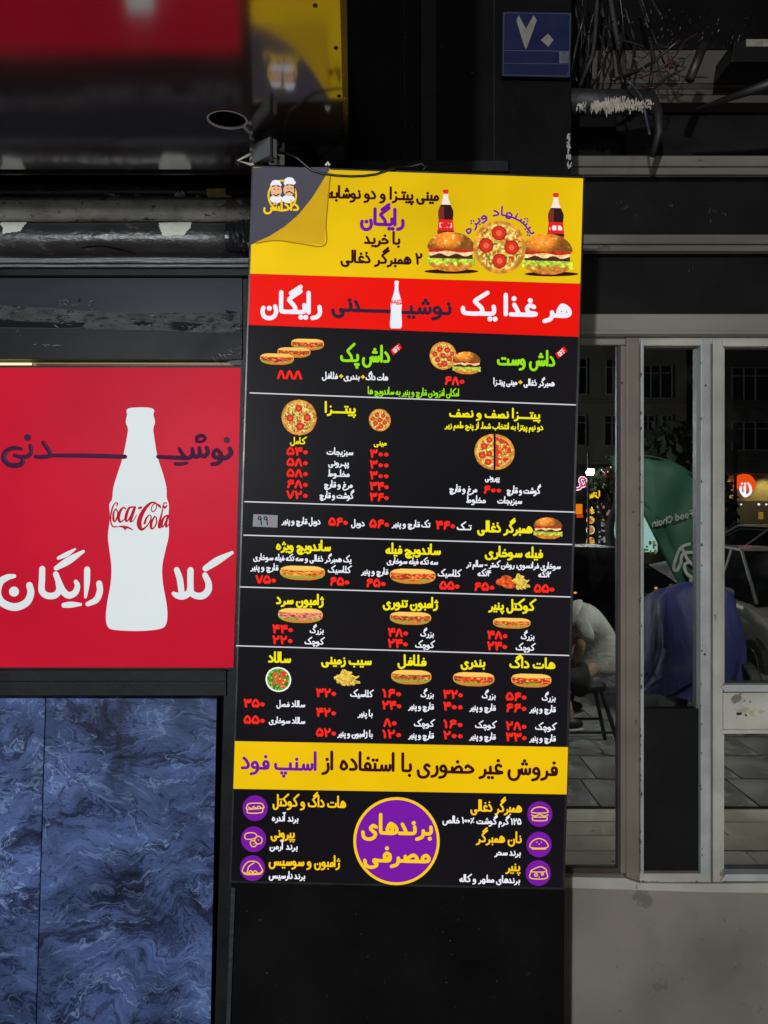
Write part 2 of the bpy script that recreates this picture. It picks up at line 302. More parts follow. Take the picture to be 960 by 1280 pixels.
# ------------------------------------------------------------------ printed food pictures painted by functions into vertex colours
def vnoise(shape, n):
    g = RNG.random((n+2, n+2)); h, wd = shape
    y = np.linspace(0, n, h); x = np.linspace(0, n, wd); yi = y.astype(int); xi = x.astype(int); fy = (y-yi)[:, None]; fx = (x-xi)[None, :]
    a = g[np.ix_(yi, xi)]; b = g[np.ix_(yi, xi+1)]; c = g[np.ix_(yi+1, xi)]; d = g[np.ix_(yi+1, xi+1)]
    return a*(1-fy)*(1-fx)+b*(1-fy)*fx+c*fy*(1-fx)+d*fy*fx
def put(C, m, col): C[m] = np.broadcast_to(np.asarray(col, float), C.shape)[m] if np.ndim(col) < 3 else col[m]
def shade(C, k): C *= k[..., None]
def burger(U, V):
    C = np.zeros(U.shape+(3,)); n = vnoise(U.shape, 14); n2 = vnoise(U.shape, 30); x = U-.5
    A = np.zeros(U.shape, bool)
    def layer(m, c, v=.25):
        nonlocal A
        cc = np.asarray(c, float)[None, None]*(1-v*1.2+2*v*n[..., None]*.6+v*1.3*n2[..., None]); put(C, m, np.clip(cc, 0, 255)); A |= m
    layer((V > .74) & ((x/.47)**2+((V-.74)/.26)**2 < 1), (196,120,40))
    layer((abs(V-.70-.05*(n-.5)-.05*np.sin(U*34)) < .11) & (abs(x) < .49), (168,190,60), .4)
    layer((abs(V-.60) < .07) & (abs(x) < .44), (70,28,14), .4)
    layer((abs(V-.53-.03*np.sin(U*18)) < .05) & (abs(x) < .45), (240,205,150), .2)
    layer((abs(V-.45-.02*np.sin(U*11)) < .055) & (abs(x) < .46), (190,30,14), .3)
    top = (V < .44) & ((x/.49)**2+((V-.44)/.43)**2 < 1)
    layer(top, (226,132,34), .2); C[top & (n2 > .83) & (V < .34)] = (245,215,150)
    hi = np.clip(1.15-1.2*((x+.12)**2*3+(V-.15)**2*4), .55, 1.25); C[top] *= hi[top][:, None]
    return C, A
def pizza_fn(tops, split=False, whole=(226,170,60)):
    def fn(U, V):
        x, y = (U-.5)*2, (V-.5)*2; r = np.hypot(x, y); n = vnoise(U.shape, 16); n2 = vnoise(U.shape, 34)
        C = np.zeros(U.shape+(3,)); A = r < .98
        put(C, A, np.asarray((205,135,50))[None, None]*(.75+.5*n[..., None]))
        put(C, r < .86, np.asarray(whole)[None, None]*(.7+.5*n[..., None]))
        put(C, (r < .84) & (n2 > .62), (235,215,130)); put(C, (r < .84) & (n2 < .27), (170,70,25)); put(C, (r < .8) & (n > .72), (90,120,40))
        for tx, ty, tr in tops:
            q = np.hypot(x-tx, y-ty); put(C, q < tr, (130,20,10)); put(C, q < tr*.86, (205,40,22)); put(C, q < tr*.4, (225,95,60))
        if split:
            g = abs(x) < .05; A = A & ~g; put(C, A & (x > 0) & (n > .45) & (r < .82), (205,50,25))
        return C, A
    return fn
def sandwich(fill=(190,60,20), green=True):
    def fn(U, V):
        x = (U-.5)*2; y = (V-.5)*2+.12*x**2; n = vnoise(U.shape, 12); n2 = vnoise(U.shape, 26); C = np.zeros(U.shape+(3,))
        A = (abs(x)**3+abs(y)**2.4 < .96)
        put(C, A, np.asarray((236,168,52))[None, None]*(.8+.28*n[..., None]))
        C[A & (y < -.35)] = (238,190,92); put(C, A & (y > .62), (196,122,36))
        f = A & (abs(y-.12+.12*(n-.5)) < .42) & (abs(x) < .93); put(C, f, np.asarray(fill)[None, None]*(.4+1.2*n2[..., None]))
        put(C, f & (n2 > .74), (235,170,90))
        if green: put(C, A & (abs(y-.5) < .13) & (n > .4), (120,165,50))
        return C, A
    return fn
def fries(U, V):
    C = np.zeros(U.shape+(3,)); A = np.zeros(U.shape, bool); R = np.random.default_rng(3)
    for k in range(90):
        cx, cy = R.normal(.5, .17), .25+.6*R.random(); a = R.uniform(-.9, .9)+math.pi*(R.random() < .3)*.4; l = .17; wd = .036
        if cy < .25+abs(cx-.5)*1.1: continue
        dx, dy = U-cx, V-cy; u = dx*math.sin(a)+dy*math.cos(a); v = dx*math.cos(a)-dy*math.sin(a); m = (abs(u) < l) & (abs(v) < wd)
        put(C, m, np.array((250,210,80))*R.uniform(.7, 1.02)); A |= m
    return C, A
def chicken_fries(U, V):
    C, A = fries((U-.35)/.65, V); C = np.where(A[..., None], C, 0); n = vnoise(U.shape, 14)
    for cx, cy, rx, ry in ((.2,.62,.2,.2),(.38,.75,.2,.2),(.3,.45,.16,.18)):
        m = ((U-cx)/rx)**2+((V-cy)/ry)**2 < 1-.3*(n-.5); put(C, m, np.array((205,80,25))[None, None]*(.6+.7*n[..., None])); A = A | m
    return C, A
def salad(U, V):
    x, y = (U-.5)*2, (V-.5)*2; r = np.hypot(x, y); n = vnoise(U.shape, 9); n2 = vnoise(U.shape, 20); C = np.zeros(U.shape+(3,)); A = r < .98
    put(C, A, (235,235,225)); put(C, r < .86, np.array((70,140,35))[None, None]*(.5+n2[..., None])); put(C, (r < .8) & (n > .6), (215,50,25)); put(C, (r < .8) & (n2 > .78), (240,200,110))
    for k in range(3):
        m = (abs(x-.25+.28*k) < .08) & (abs(y+.05*k) < .5); put(C, m, (215,75,45))
    return C, A
BOT = [(0,.13),(.02,.17),(.05,.17),(.055,.14),(.12,.14),(.2,.16),(.3,.25),(.4,.38),(.47,.44),(.55,.43),(.6,.41),(.7,.42),(.85,.46),(.93,.47),(.97,.45),(1,.36)]
def bottle_w(v): return np.interp(v, [a for a, b in BOT], [b for a, b in BOT])
def cola(U, V):
    x = abs(U-.5); C = np.zeros(U.shape+(3,)); A = x < bottle_w(V); put(C, A, (42,10,8)); put(C, A & (V < .09), (215,30,20)); put(C, A & (V >= .09) & (V < .32), (235,215,205))
    put(C, A & (U < .4) & (V > .35), (110,38,28)); put(C, A & (abs(V-.75) < .12), (215,25,25)); n = vnoise(U.shape, 12); put(C, A & (abs(V-.75) < .05) & (n > .45) & (x < .34), (245,225,220))
    put(C, A & (V > .93), (200,40,20)); return C, A
def picture(name, x0, y0, x1, y1, fn, mat, parent, Y, to=P, res=1.0, slope=.026, gain=1.0, label=None):
    nx = max(8, int((x1-x0)*res)); ny = max(8, int((y1-y0)*res)); U, V = np.meshgrid(np.linspace(0, 1, nx), np.linspace(0, 1, ny))
    C, A = fn(U, V); C = lin(np.clip(C*gain, 0, 255)); idx = -np.ones(U.shape, int); mb = MB(); cols = []
    cell = A[:-1, :-1] | A[1:, :-1] | A[:-1, 1:] | A[1:, 1:]
    cell &= (A[:-1, :-1].astype(int)+A[1:, :-1]+A[:-1, 1:]+A[1:, 1:]) >= 3
    for j, i in zip(*np.nonzero(cell)):
        q = []
        for a, b in ((j, i), (j+1, i), (j+1, i+1), (j, i+1)):
            if idx[a, b] < 0:
                idx[a, b] = len(mb.v); px = x0+(x1-x0)*U[a, b]; py = y0+(y1-y0)*V[a, b]+slope*(px-(x0+x1)/2); mb.v.append(to(px, py, Y)); cols.append(C[a, b] if A[a, b] else C[min(a+1, ny-1) if V[a, b] < .5 else a-1, min(i+1, nx-1) if b == i else b-1])
            q.append(int(idx[a, b]))
        mb.f.append(tuple(q))
    o = build(name, mb, mat, parent, label=label, fixn=False); ca = o.data.color_attributes.new('Col', 'FLOAT_COLOR', 'POINT')
    buf = np.ones((len(cols), 4), 'f'); buf[:, :3] = np.array(cols); ca.data.foreach_set('color', buf.ravel()); return o
# ------------------------------------------------------------------ materials
BLACK = pbr('black_paint', (.0045,.004,.0045), .5, var=.35, scale=5, bump=.12, col2=(.02,.02,.02), thr=.76, ior=1.16)
BLACKG = pbr('black_gloss', (.006,.006,.007), .3, var=.3, scale=4, ior=1.25)
FRAME_DK = pbr('dark_frame_paint', (.011,.012,.014), .45, var=.3, scale=7, bump=.1, ior=1.25)
STEEL_DK = pbr('dark_steel', (.03,.033,.036), .5, metal=.3, var=.3, scale=9, bump=.2)
EDGE = pbr('worn_sign_edge', (.012,.012,.014), .35, var=.3, scale=20, col2=(.45,.45,.45), thr=.70)
GREY_PL = pbr('grey_plastic', (.13,.15,.15), .5, var=.15, scale=12)
BRACKET = pbr('pale_bracket', (.8,.79,.72), .5, metal=0, var=.2, scale=20, col2=(.2,.1,.05), thr=.68)
RUBBER = pbr('cable_black', (.01,.01,.01), .4)
CREAM = pbr('cream_bar', (.85,.82,.66), .5)

# ------------------------------------------------------------------ MENU LIGHTBOX on the pillar
YM = 1.85
def BP(x, y, Y): return P(x, y, Y)
def fr(ox, oy, s=2.1333):
    return lambda x, y: (ox + x/s, oy + y/s)
A_, B_, C_, D_ = fr(290,200), fr(290,410), fr(290,630), fr(280,810)
def le(y): return 315 - 28*(y-207)/896
def ri(y): return 731 - 25*(y-221)/891
menu = thing('menu_lightbox', 'tall backlit menu sign with yellow header and black price list on the pillar', 'menu sign', P(510, 1108, YM+.06))
cab = MB().px([(314,206),(286,1104),(706,1113),(732,220)], YM, .12)
build('cabinet', cab, EDGE, menu, bevel=.002)
e_blk = emit('print_black', (21,19,23), 1.0, var=.35, vscale=1.6)
e_yel = emit('print_yellow', (226,186,14), 1.0, light=True, var=.14, vscale=4); e_yel2 = emit('print_yellow_strip', (232,188,10), 1.0, light=True, var=.08)
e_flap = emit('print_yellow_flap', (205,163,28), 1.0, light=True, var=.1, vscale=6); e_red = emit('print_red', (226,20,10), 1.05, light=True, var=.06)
e_grey = emit('print_grey', (74,73,84), 1.0, light=True, var=.08); e_white = emit('letter_white', (232,235,245), 1.0); e_rl = emit('letter_red', (238,38,26), 1.1)
e_yl = emit('letter_yellow', (242,228,20), 1.0); e_yo = emit('letter_amber', (250,200,20), 1.0); e_gl = emit('letter_green', (150,225,20), 1.0)
e_dk = emit('letter_maroon', (52,14,14), 1.0); e_pu = emit('letter_purple', (112,20,150), 1.0); e_pc = emit('print_purple', (118,26,160), 1.0, light=True)
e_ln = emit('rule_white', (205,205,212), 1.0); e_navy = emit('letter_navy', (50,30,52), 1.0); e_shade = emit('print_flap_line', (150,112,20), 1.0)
e_skin = emit('print_skin', (232,180,140), 1.0); e_hair = emit('print_brown', (60,35,30), 1.0); e_note = emit('note_paper', (128,134,138), 1.0)
vc = vcol_mat('printed_picture', 1.15)
S = .0007
def sheet(name, pts, mat, k, parent=menu, Y=YM, label=None, d=.0005): return build(name, MB().px(pts, Y-k*S-.0006, d), mat, parent, label=label)
yh = lambda x: 349 + (x-315)*.031      # header / red band
sheet('print_panel', [(le(412)+2,405),(le(925)+2,926),(le(1100)+2,1101),(ri(1109)-3,1109.5),(ri(420)-3,421)], e_blk, 0)
def band(y0l, y0r, y1l, y1r, ins=2): return [(le(y0l)+ins,y0l),(le(y1l)+ins,y1l),(ri(y1r)-ins,y1r),(ri(y0r)-ins,y0r)]
sheet('yellow_header', band(209,223,342,354.5), e_yel, 1, label='yellow header of the menu')
sheet('red_band', band(342,355,406,421), e_red, 1, label='red band across the menu')
sheet('yellow_strip', [(le(926)+1,926.5),(le(986)+1,986),(ri(993)-1,993),(ri(934)-1,934)], e_yel2, 1, label='yellow strip low on the menu')
def zz(f, pts): return [f(*p) for p in pts]
sheet('grey_corner', [(316.6,209.5)] + zz(A_, [(51,226),(100,203),(140,178),(178,145),(214,100),(238,62),(262,22),(258,19)])[::1] , e_grey, 2)
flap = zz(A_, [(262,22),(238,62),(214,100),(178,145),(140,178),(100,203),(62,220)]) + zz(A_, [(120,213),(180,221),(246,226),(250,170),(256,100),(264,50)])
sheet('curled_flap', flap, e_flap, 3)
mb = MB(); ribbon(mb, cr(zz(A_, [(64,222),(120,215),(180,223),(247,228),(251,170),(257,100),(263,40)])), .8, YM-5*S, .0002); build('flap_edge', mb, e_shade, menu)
# rules between the sections
for f, a, b in ((B_,(48,173),(916,205)), (B_,(34,463),(914,491)), (C_,(32,83),(906,108)), (C_,(22,221),(902,248)), (C_,(12,378),(898,404))):
    mb = MB(); ribbon(mb, [f(*a), f(*b)], .75, YM-2*S, .0002); build('divider_rule', mb, e_ln, menu)
# shop emblem: ring, two cooks in white hats, name below
def disc(mb, cx, cy, rx, ry, Y, n=20, to=P, hole=0, d=.0004):
    if hole:
        o = [to(cx+rx*math.cos(2*math.pi*i/n), cy+ry*math.sin(2*math.pi*i/n), Y) for i in range(n)]; q = [to(cx+(rx-hole)*math.cos(2*math.pi*i/n), cy+(ry-hole)*math.sin(2*math.pi*i/n), Y) for i in range(n)]
        mb.add(o+q, [(i, (i+1) % n, n+(i+1) % n, n+i) for i in range(n)])
    else: mb.add([to(cx, cy, Y)]+[to(cx+rx*math.cos(2*math.pi*i/n), cy+ry*math.sin(2*math.pi*i/n), Y) for i in range(n)], [(0, 1+i, 1+(i+1) % n) for i in range(n)])
    return mb
c = A_(134,95)
build('emblem_ring', disc(MB(), c[0], c[1], 18.5, 20, YM-3.5*S, hole=2.2), e_yo, menu, fixn=False)
k = MB()
for x, y, rx, ry in ((117,60,12,7),(109,66,7,6),(124,66,8,6),(153,54,13,8),(146,62,8,6),(161,60,9,6)): q = A_(x, y); disc(k, *q, rx/2.133, ry/2.133, YM-(4+.1*(x % 7))*S)
for x in (118, 150): q = A_(x, 104); disc(k, *q, 17/2.133, 11/2.133, YM-3.9*S-.0001*(x % 3))
build('cook_white', k, e_white, menu, fixn=False)
k = MB()
for x, y, rx, ry in ((118,82,15,17),(152,80,15,17)): q = A_(x, y); disc(k, *q, rx/2.133, ry/2.133, YM-5*S)
build('cook_face', k, e_skin, menu, fixn=False)
k = MB()
for pts in ([(107,70),(113,69)],[(121,69),(127,70)],[(145,67),(150,66)],[(157,66),(162,68)],[(111,92),(118,95),(125,91)],[(144,88),(152,84),(162,89)],[(166,70),(167,84)],[(113,78),(113.5,78)],[(123,78),(123.5,78)],[(149,75),(149.5,75)],[(158,75),(158.5,75)]): ribbon(k, cr(zz(A_, pts)), .75, YM-6*S, .0001)
build('cook_features', k, e_hair, menu, fixn=False)
def T(text, f, xl, xr, base, em, mat, wt=.125, slope=.026, k=4, warp=None, name='lettering', sc=2.1333):
    x0, y = f(xl, base); x1, _ = f(xr, base)
    mb = letter_mesh(text, x0, x1, y, em/sc, wt, slope, YM-k*S, warp)
    return build(name, mb, mat, menu, fixn=False)
T('داداش', A_, 84, 180, 133, 34, e_yo, .16, 0, k=8)
T('مینی پیتـزا و دو نوشابه', A_, 256, 551, 103, 40, e_dk, .16)
T('رایگان', A_, 343, 460, 172, 54, e_pu, .175); T('با خرید', A_, 353, 448, 222, 40, e_dk, .16); T('۲ همبرگر ذغالی', A_, 290, 508, 274, 40, e_dk, .16)
acx, acy, ar = *A_(715,240), 93/2.133
T('پیشنهاد ویژه', A_, 598, 832, 240, 30, e_pu, .16, 0, warp=lambda X, Y: (acx + (ar+(acy-Y))*math.sin((X-acx)/(ar*1.12)), acy - (ar+(acy-Y))*math.cos((X-acx)/(ar*1.12))))
T('هر غذا یک', A_, 612, 905, 412, 68, e_white, .17); T('رایگان', A_, 78, 240, 405, 68, e_white, .17)
T('نوشیـ', A_, 447, 585, 408, 58, e_navy, .16); T('ـــــدنی', A_, 266, 432, 402, 62, e_navy, .16)
# bottle on the band
def outline(x0, x1, y0, y1, tilt=0):
    vs = [a for a, b in BOT]; xm = (x0+x1)/2; hw = (x1-x0)/2/.47
    vv = np.linspace(0, 1, 40)
    R_ = [(xm+tilt*(v-.5)+bottle_w(v)*hw, y0+(y1-y0)*v) for v in vv]; L_ = [(xm+tilt*(v-.5)-bottle_w(v)*hw, y0+(y1-y0)*v) for v in vv]
    return L_ + R_[::-1]
a = A_(422,322); b = A_(454,449)
sheet('white_bottle', outline(a[0], b[0], a[1], b[1], -1), e_white, 6)
# header pictures
def pic(name, f, x0, y0, x1, y1, fn, k=5, res=1.0, gain=1.0, label=None):
    res = min(2.4, res*1.5)
    a = f(x0, y0); b = f(x1, y1); return picture(name, a[0], a[1], b[0], b[1], fn, vc, menu, YM-k*S, res=res, gain=gain, label=label)
k_ = MB()
for cx, cy in ((585,297),(852,304)): q = A_(cx, cy); build('picture_ground', disc(MB(), *q, 34, 3, YM-4*S), e_dk, menu, fixn=False)
pic('bottle_picture', A_, 546, 79, 594, 205, cola, 5, 1.6); pic('bottle_picture', A_, 839, 88, 888, 212, cola, 5, 1.6)
pic('burger_picture', A_, 519, 190, 650, 298, burger, 7, 1.5); pic('burger_picture', A_, 772, 195, 910, 306, burger, 7, 1.5)
PZ = pizza_fn([(-.02,-.52,.27),(.45,0,.27),(0,.5,.27),(-.5,-.05,.27)])
pic('pizza_picture', A_, 642, 160, 785, 305, PZ, 9, 1.5)
PEP = pizza_fn([(0,0,.2),(.45,.2,.2),(-.4,.3,.2),(.1,.55,.2),(.3,-.4,.2),(-.25,-.45,.2),(-.6,-.1,.18),(.65,-.15,.16),(-.2,.68,.14)])
# black list
T('داش وست', B_, 708, 862, 98, 50, e_gl, .13); T('داش پک', B_, 290, 422, 88, 54, e_gl, .13)
def tag_off(cx, cy):
    q = [(cx-15,cy+2),(cx+8,cy-17),(cx+17,cy-4),(cx-7,cy+16)]
    o = sheet('discount_tag', zz(B_, q), e_red, 6)
    font = {'O': [[(0,4),(3,0),(6,4),(6,8),(3,12),(0,8),(0,4)]], 'F': [[(0,12),(0,0),(5,0)],[(0,6),(4,6)]]}
    mb = MB(); ang = math.atan2(-19, 23); 
    for i, ch in enumerate('OFF'):
        for s in font[ch]:
            pts = []
            for x, y in (cr(s) if ch == 'O' else s):
                u = (i*9-11+x)*.78; v = (y-6)*.9; pts.append(B_(cx+1+u*math.cos(ang)-v*math.sin(ang), cy+u*math.sin(ang)+v*math.cos(ang)))
            ribbon(mb, pts, .5, YM-8*S, .0002)
    build('lettering', mb, e_white, menu, fixn=False)
tag_off(877, 66); tag_off(437, 57)
pic('pizza_picture', B_, 526, 36, 600, 112, PEP, 5, 1.3); pic('burger_picture', B_, 587, 62, 664, 124, burger, 7, 1.4)
for a in ((157,28,246,60),(120,51,210,80),(74,67,166,99)): pic('sandwich_picture', B_, *a, sandwich(), 5+(200-a[0])/60, 1.4)
def W(text, f, xl, xr, base, em=23): return T(text, f, xl, xr, base, em*.93, e_white, .15)
def R_(text, f, xl, xr, base, em=34): return T(text, f, xl, xr, base, em*.85, e_rl, .21, name='price')
def Yt(text, f, xl, xr, base, em=38): return T(text, f, xl, xr, base, em*.88, e_yl, .16)
W('همبرگر ذغالی', B_, 778, 860, 153); W('مینی پیتـزا', B_, 697, 760, 150); W('هات داگ', B_, 357, 416, 138); W('بندری', B_, 298, 340, 136); W('فلافل', B_, 240, 282, 134)
for x, y in ((768,150),(348,136),(290,134)): T('+', B_, x-4, x+6, y, 22, e_yo, .2)
R_('۶۸۰', B_, 566, 621, 150); R_('۸۸۸', B_, 120, 187, 134, 36)
T('امکان افزودن قارچ و پنیر به ساندویچ ها', B_, 362, 606, 178, 24, e_gl, .125)
Yt('پیتـــزا', B_, 247, 329, 225, 40); Yt('کامل', B_, 155, 196, 308, 24); Yt('مینی', B_, 378, 412, 312, 22)
pic('pizza_picture', B_, 131, 190, 227, 287, pizza_fn([(-.02,-.5,.2),(.45,0,.2),(.05,.5,.22),(-.5,.05,.2)], whole=(215,165,65)), 5, 1.3); pic('pizza_picture', B_, 364, 215, 424, 276, PEP, 5, 1.4)
for i, (n_, p1, p2) in enumerate((('سبزیجات','۵۴۰','۳۰۰'),('پپـرونی','۵۸۰','۳۰۰'),('مخلـوط','۵۸۰','۳۰۰'),('مرغ و قارچ','۶۸۰','۳۴۰'),('گوشت و قارچ','۷۲۰','۳۶۰'))):
    y = 337+29*i; xl = (253,257,256,246,234)[i]; xr = (323,311,313,321,323)[i]
    W(n_, B_, xl, xr, y, 24); R_(p1, B_, 145, 204, y+1, 33); R_(p2, B_, 367, 419, y+7, 33)
Yt('پیتـــزا نصف و نصف', B_, 580, 821, 238, 36); Yt('دو نیم پیتزا به انتخاب شما، از پنج طعم زیر', B_, 568, 830, 268, 23)
pic('pizza_picture', B_, 645, 281, 755, 380, pizza_fn([(-.5,-.3,.17),(-.6,.2,.17),(-.3,.55,.17),(-.25,-.65,.15),(-.25,.1,.15)], split=True), 5, 1.3)
W('پپرونی', B_, 675, 713, 405, 22); W('گوشت و قارچ', B_, 733, 821, 440, 25); R_('۶۰۰', B_, 670, 719, 440, 32); W('مرغ و قارچ', B_, 580, 653, 436, 25); W('سبزیجات', B_, 708, 773, 467, 24); W('مخلوط', B_, 625, 676, 465, 25)
Yt('همبرگر ذغالی', C_, 655, 801, 74, 40); W('تـک', C_, 600, 638, 68, 26); R_('۴۶۰', C_, 543, 596, 66); W('تک قارچ و پنیر', C_, 427, 528, 60); R_('۵۶۰', C_, 366, 420, 62); W('دوبل', C_, 318, 354, 58); R_('۵۶۰', C_, 257, 310, 57); W('دوبل قارچ و پنیر', C_, 133, 236, 52)
pic('burger_picture', C_, 803, 35, 882, 94, burger, 5, 1.5)
nt_ = sheet('price_note', zz(C_, [(57,27),(55,60),(121,63),(122,30)]), e_note, 7, label='grey paper patch with a handwritten price')
mb = letter_mesh('۹۹', *[C_(x, 0)[0] for x in (66, 98)], C_(0,55)[1], 34/2.133, .09, .02, YM-9*S); build('lettering', mb, e_navy, menu, fixn=False)
mb = MB(); ribbon(mb, [C_(106,49)], 1.3, YM-9*S, .0002); build('lettering', mb, e_rl, menu, fixn=False)
Yt('فیله سوخاری', C_, 675, 828, 140); Yt('ساندویچ فیله', C_, 410, 556, 132); Yt('ساندویچ ویژه', C_, 118, 263, 122)
W('سوخاری فرانسوی؛ روغن کمتر - سالم تر', C_, 625, 876, 169, 22); W('سه تکه فیله سوخاری', C_, 413, 549, 159, 22); W('یک همبرگر ذغالی و سه تکه فیله سوخاری', C_, 57, 318, 151, 22)
W('۲تکه', C_, 817, 851, 194); R_('۵۵۰', C_, 805, 861, 235); W('۴تکه', C_, 655, 691, 191); R_('۶۵۰', C_, 645, 701, 230); pic('chicken_picture', C_, 703, 176, 798, 229, chicken_fries, 5, 1.5)
W('کلاسیک', C_, 549, 609, 192); R_('۵۵۰', C_, 553, 608, 227); W('قارچ و پنیر', C_, 345, 416, 186); R_('۶۵۰', C_, 357, 411, 220); pic('sandwich_picture', C_, 420, 172, 544, 214, sandwich((205,70,25)), 5, 1.3)
W('کلاسیک', C_, 256, 316, 182); R_('۶۵۰', C_, 260, 314, 216); W('قارچ و پنیر', C_, 50, 123, 175); R_('۷۵۰', C_, 63, 119, 211); pic('sandwich_picture', C_, 127, 164, 249, 204, sandwich((215,110,25)), 5, 1.3)
Yt('کوکتل پنیر', C_, 685, 806, 281); Yt('ژامبون تنوری', C_, 403, 549, 274); Yt('ژامبون سرد', C_, 118, 244, 266)
pic('sandwich_picture', C_, 695, 303, 797, 333, sandwich((200,90,30)), 5, 1.4); pic('sandwich_picture', C_, 420, 287, 532, 323, sandwich((180,80,40)), 5, 1.4); pic('sandwich_picture', C_, 122, 277, 243, 318, sandwich((205,110,100)), 5, 1.4)
for xl, xr, nl, nr, y1, a, b in ((680,736,771,806,359,'۴۸۰','۲۴۰'),(415,471,503,538,352,'۴۸۰','۲۴۰'),(107,164,208,244,343,'۴۴۰','۲۲۰')):
    R_(a, C_, xl, xr, y1); R_(b, C_, xl, xr-1, y1+29); W('بزرگ', C_, nl, nr, y1, 23); W('کوچک', C_, nl-14, nr, y1+30, 23)
Yt('هات داگ', D_, 762, 883, 52); Yt('بندری', D_, 632, 696, 48); Yt('فلافل', D_, 463, 539, 45); Yt('سیب زمینی', D_, 260, 393, 42); Yt('سالاد', D_, 118, 178, 37)
pic('sandwich_picture', D_, 765, 68, 874, 106, sandwich(), 5, 1.4); pic('sandwich_picture', D_, 610, 64, 722, 103, sandwich((205,70,30)), 5, 1.4); pic('sandwich_picture', D_, 445, 58, 554, 98, sandwich((175,85,40)), 5, 1.4)
pic('fries_picture', D_, 283, 48, 368, 102, fries, 5, 1.6); pic('salad_picture', D_, 110, 50, 180, 118, salad, 5, 1.5)
for xl, xr, nl, nr, rows in ((751,808,815,884,((139,'۵۶۰','بزرگ'),(169,'۶۶۰','قارچ و پنیر'),(217,'۲۸۰','کوچک'),(247,'۳۳۰','قارچ و پنیر'))),
                             (584,638,655,724,((133,'۳۲۰','بزرگ'),(165,'۴۰۰','قارچ و پنیر'),(212,'۱۶۰','کوچک'),(242,'۲۰۰','قارچ و پنیر'))),
                             (421,474,492,559,((130,'۱۶۰','بزرگ'),(162,'۲۴۰','قارچ و پنیر'),(208,'۸۰','کوچک'),(239,'۱۲۰','قارچ و پنیر')))):
    for y, p, n_ in rows:
        R_(p, D_, xl if len(p) > 2 else xl+4, xr if len(p) > 2 else xr-12, y, 34); W(n_, D_, nl+{'بزرگ': 33, 'کوچک': 15}.get(n_, 0), nr, y, 23)
for y, p, n_, nl in ((129,'۳۲۰','کلاسیک',337),(181,'۴۲۰','با پنیر',357),(235,'۵۲۰','با ژامبون و پنیر',303)): R_(p, D_, 245, 300, y, 34); W(n_, D_, nl, 396, y, 23)
for y, p, n_, nl in ((157,'۳۵۰','سالاد فصل',140),(201,'۵۵۰','سالاد سوخاری',120)): R_(p, D_, 52, 110, y, 34); W(n_, D_, nl, 216, y-1, 22)
T('فروش غیر حضوری با استفاده از', D_, 262, 889, 330, 60, e_dk, .135); T('اسنپ فود', D_, 45, 250, 322, 60, e_pu, .135)
c = D_(460, 515)
build('round_badge', disc(MB(), c[0], c[1], 51, 52, YM-3*S, 48), e_pc, menu, fixn=False); build('badge_ring', disc(MB(), c[0], c[1], 54, 55, YM-4*S, 48, hole=3.4), e_yo, menu, fixn=False)
T('برندهای', D_, 367, 556, 494, 64, e_yo, .145, 0.02, k=6); T('مصرفی', D_, 372, 549, 568, 64, e_yo, .145, 0.02, k=6)
ICON = {
 'hotdog': [[(-22,-4),(-16,-12),(14,-13),(22,-6),(20,0),(-20,3),(-22,-4)],[(-21,4),(-18,13),(16,12),(21,2)],[(-18,-3),(-10,2),(-4,-4),(3,1),(9,-5),(16,-1)]],
 'pepperoni': [[(-24,-8),(-18,-16),(0,-17),(8,-10),(2,-2),(-18,0),(-24,-8)],[(4,-2),(12,-8),(22,-2),(20,10),(8,12),(3,4),(4,-2)],[(-8,6),(0,4),(8,12),(2,20),(-7,16),(-8,6)],[(12,2),(12.5,2)],[(0,12),(.5,12)]],
 'ham': [[(-24,12),(-22,-6),(-8,-18),(12,-16),(22,-4),(24,12),(-24,12)],[(-24,12),(-16,17),(20,16),(24,8)],[(-14,12),(-10,-4),(4,-14)],[(-10,14),(-8,8),(-2,8),(0,14)],[(2,14),(4,8),(10,8),(12,14)]],
 'burger': [[(-20,-4),(-16,-15),(0,-19),(16,-15),(20,-4),(-20,-4)],[(-22,2),(-12,5),(0,1),(12,5),(22,2)],[(-20,8),(20,8)],[(-20,11),(-16,17),(16,17),(20,11)]],
 'bun': [[(-22,8),(-18,-8),(0,-16),(18,-8),(22,8),(-22,8)],[(-18,12),(18,12)],[(-6,-6),(-5.5,-6)],[(6,-6),(6.5,-6)],[(0,-1),(.5,-1)]],
 'cheese': [[(-20,-4),(6,-17),(22,-4),(-20,-4)],[(-20,-4),(-20,14),(22,14),(22,-4)],[(-10,5),(-6,1),(-2,5),(-6,9),(-10,5)],[(8,3),(11,0),(14,3),(11,6),(8,3)],[(2,11),(2.5,11)]]}
for nm, x, y in (('hotdog',83,427),('pepperoni',79,510),('ham',76,587),('burger',842,443),('bun',840,524),('cheese',838,600)):
    q = D_(x, y); o = build('icon_disc', disc(MB(), q[0], q[1], 15.7, 16, YM-3*S, 28), e_pc, menu, fixn=False); mb = MB()
    for s in ICON[nm]: ribbon(mb, [D_(x+a, y+b) for a, b in cr(s)], .62, YM-5*S, .0002)
    build('icon_lines', mb, e_yo, menu, fixn=False)
T('هات داگ و کوکتل', D_, 130, 325, 422, 37, e_yo, .13); W('برند آندره', D_, 128, 198, 461, 25); T('پپرونی', D_, 125, 188, 504, 36, e_yo, .13); W('برند آرمن', D_, 122, 196, 536, 25)
T('ژامبون و سوسیس', D_, 120, 309, 580, 36, e_yo, .13); W('برند نارسیس', D_, 120, 216, 614, 25)
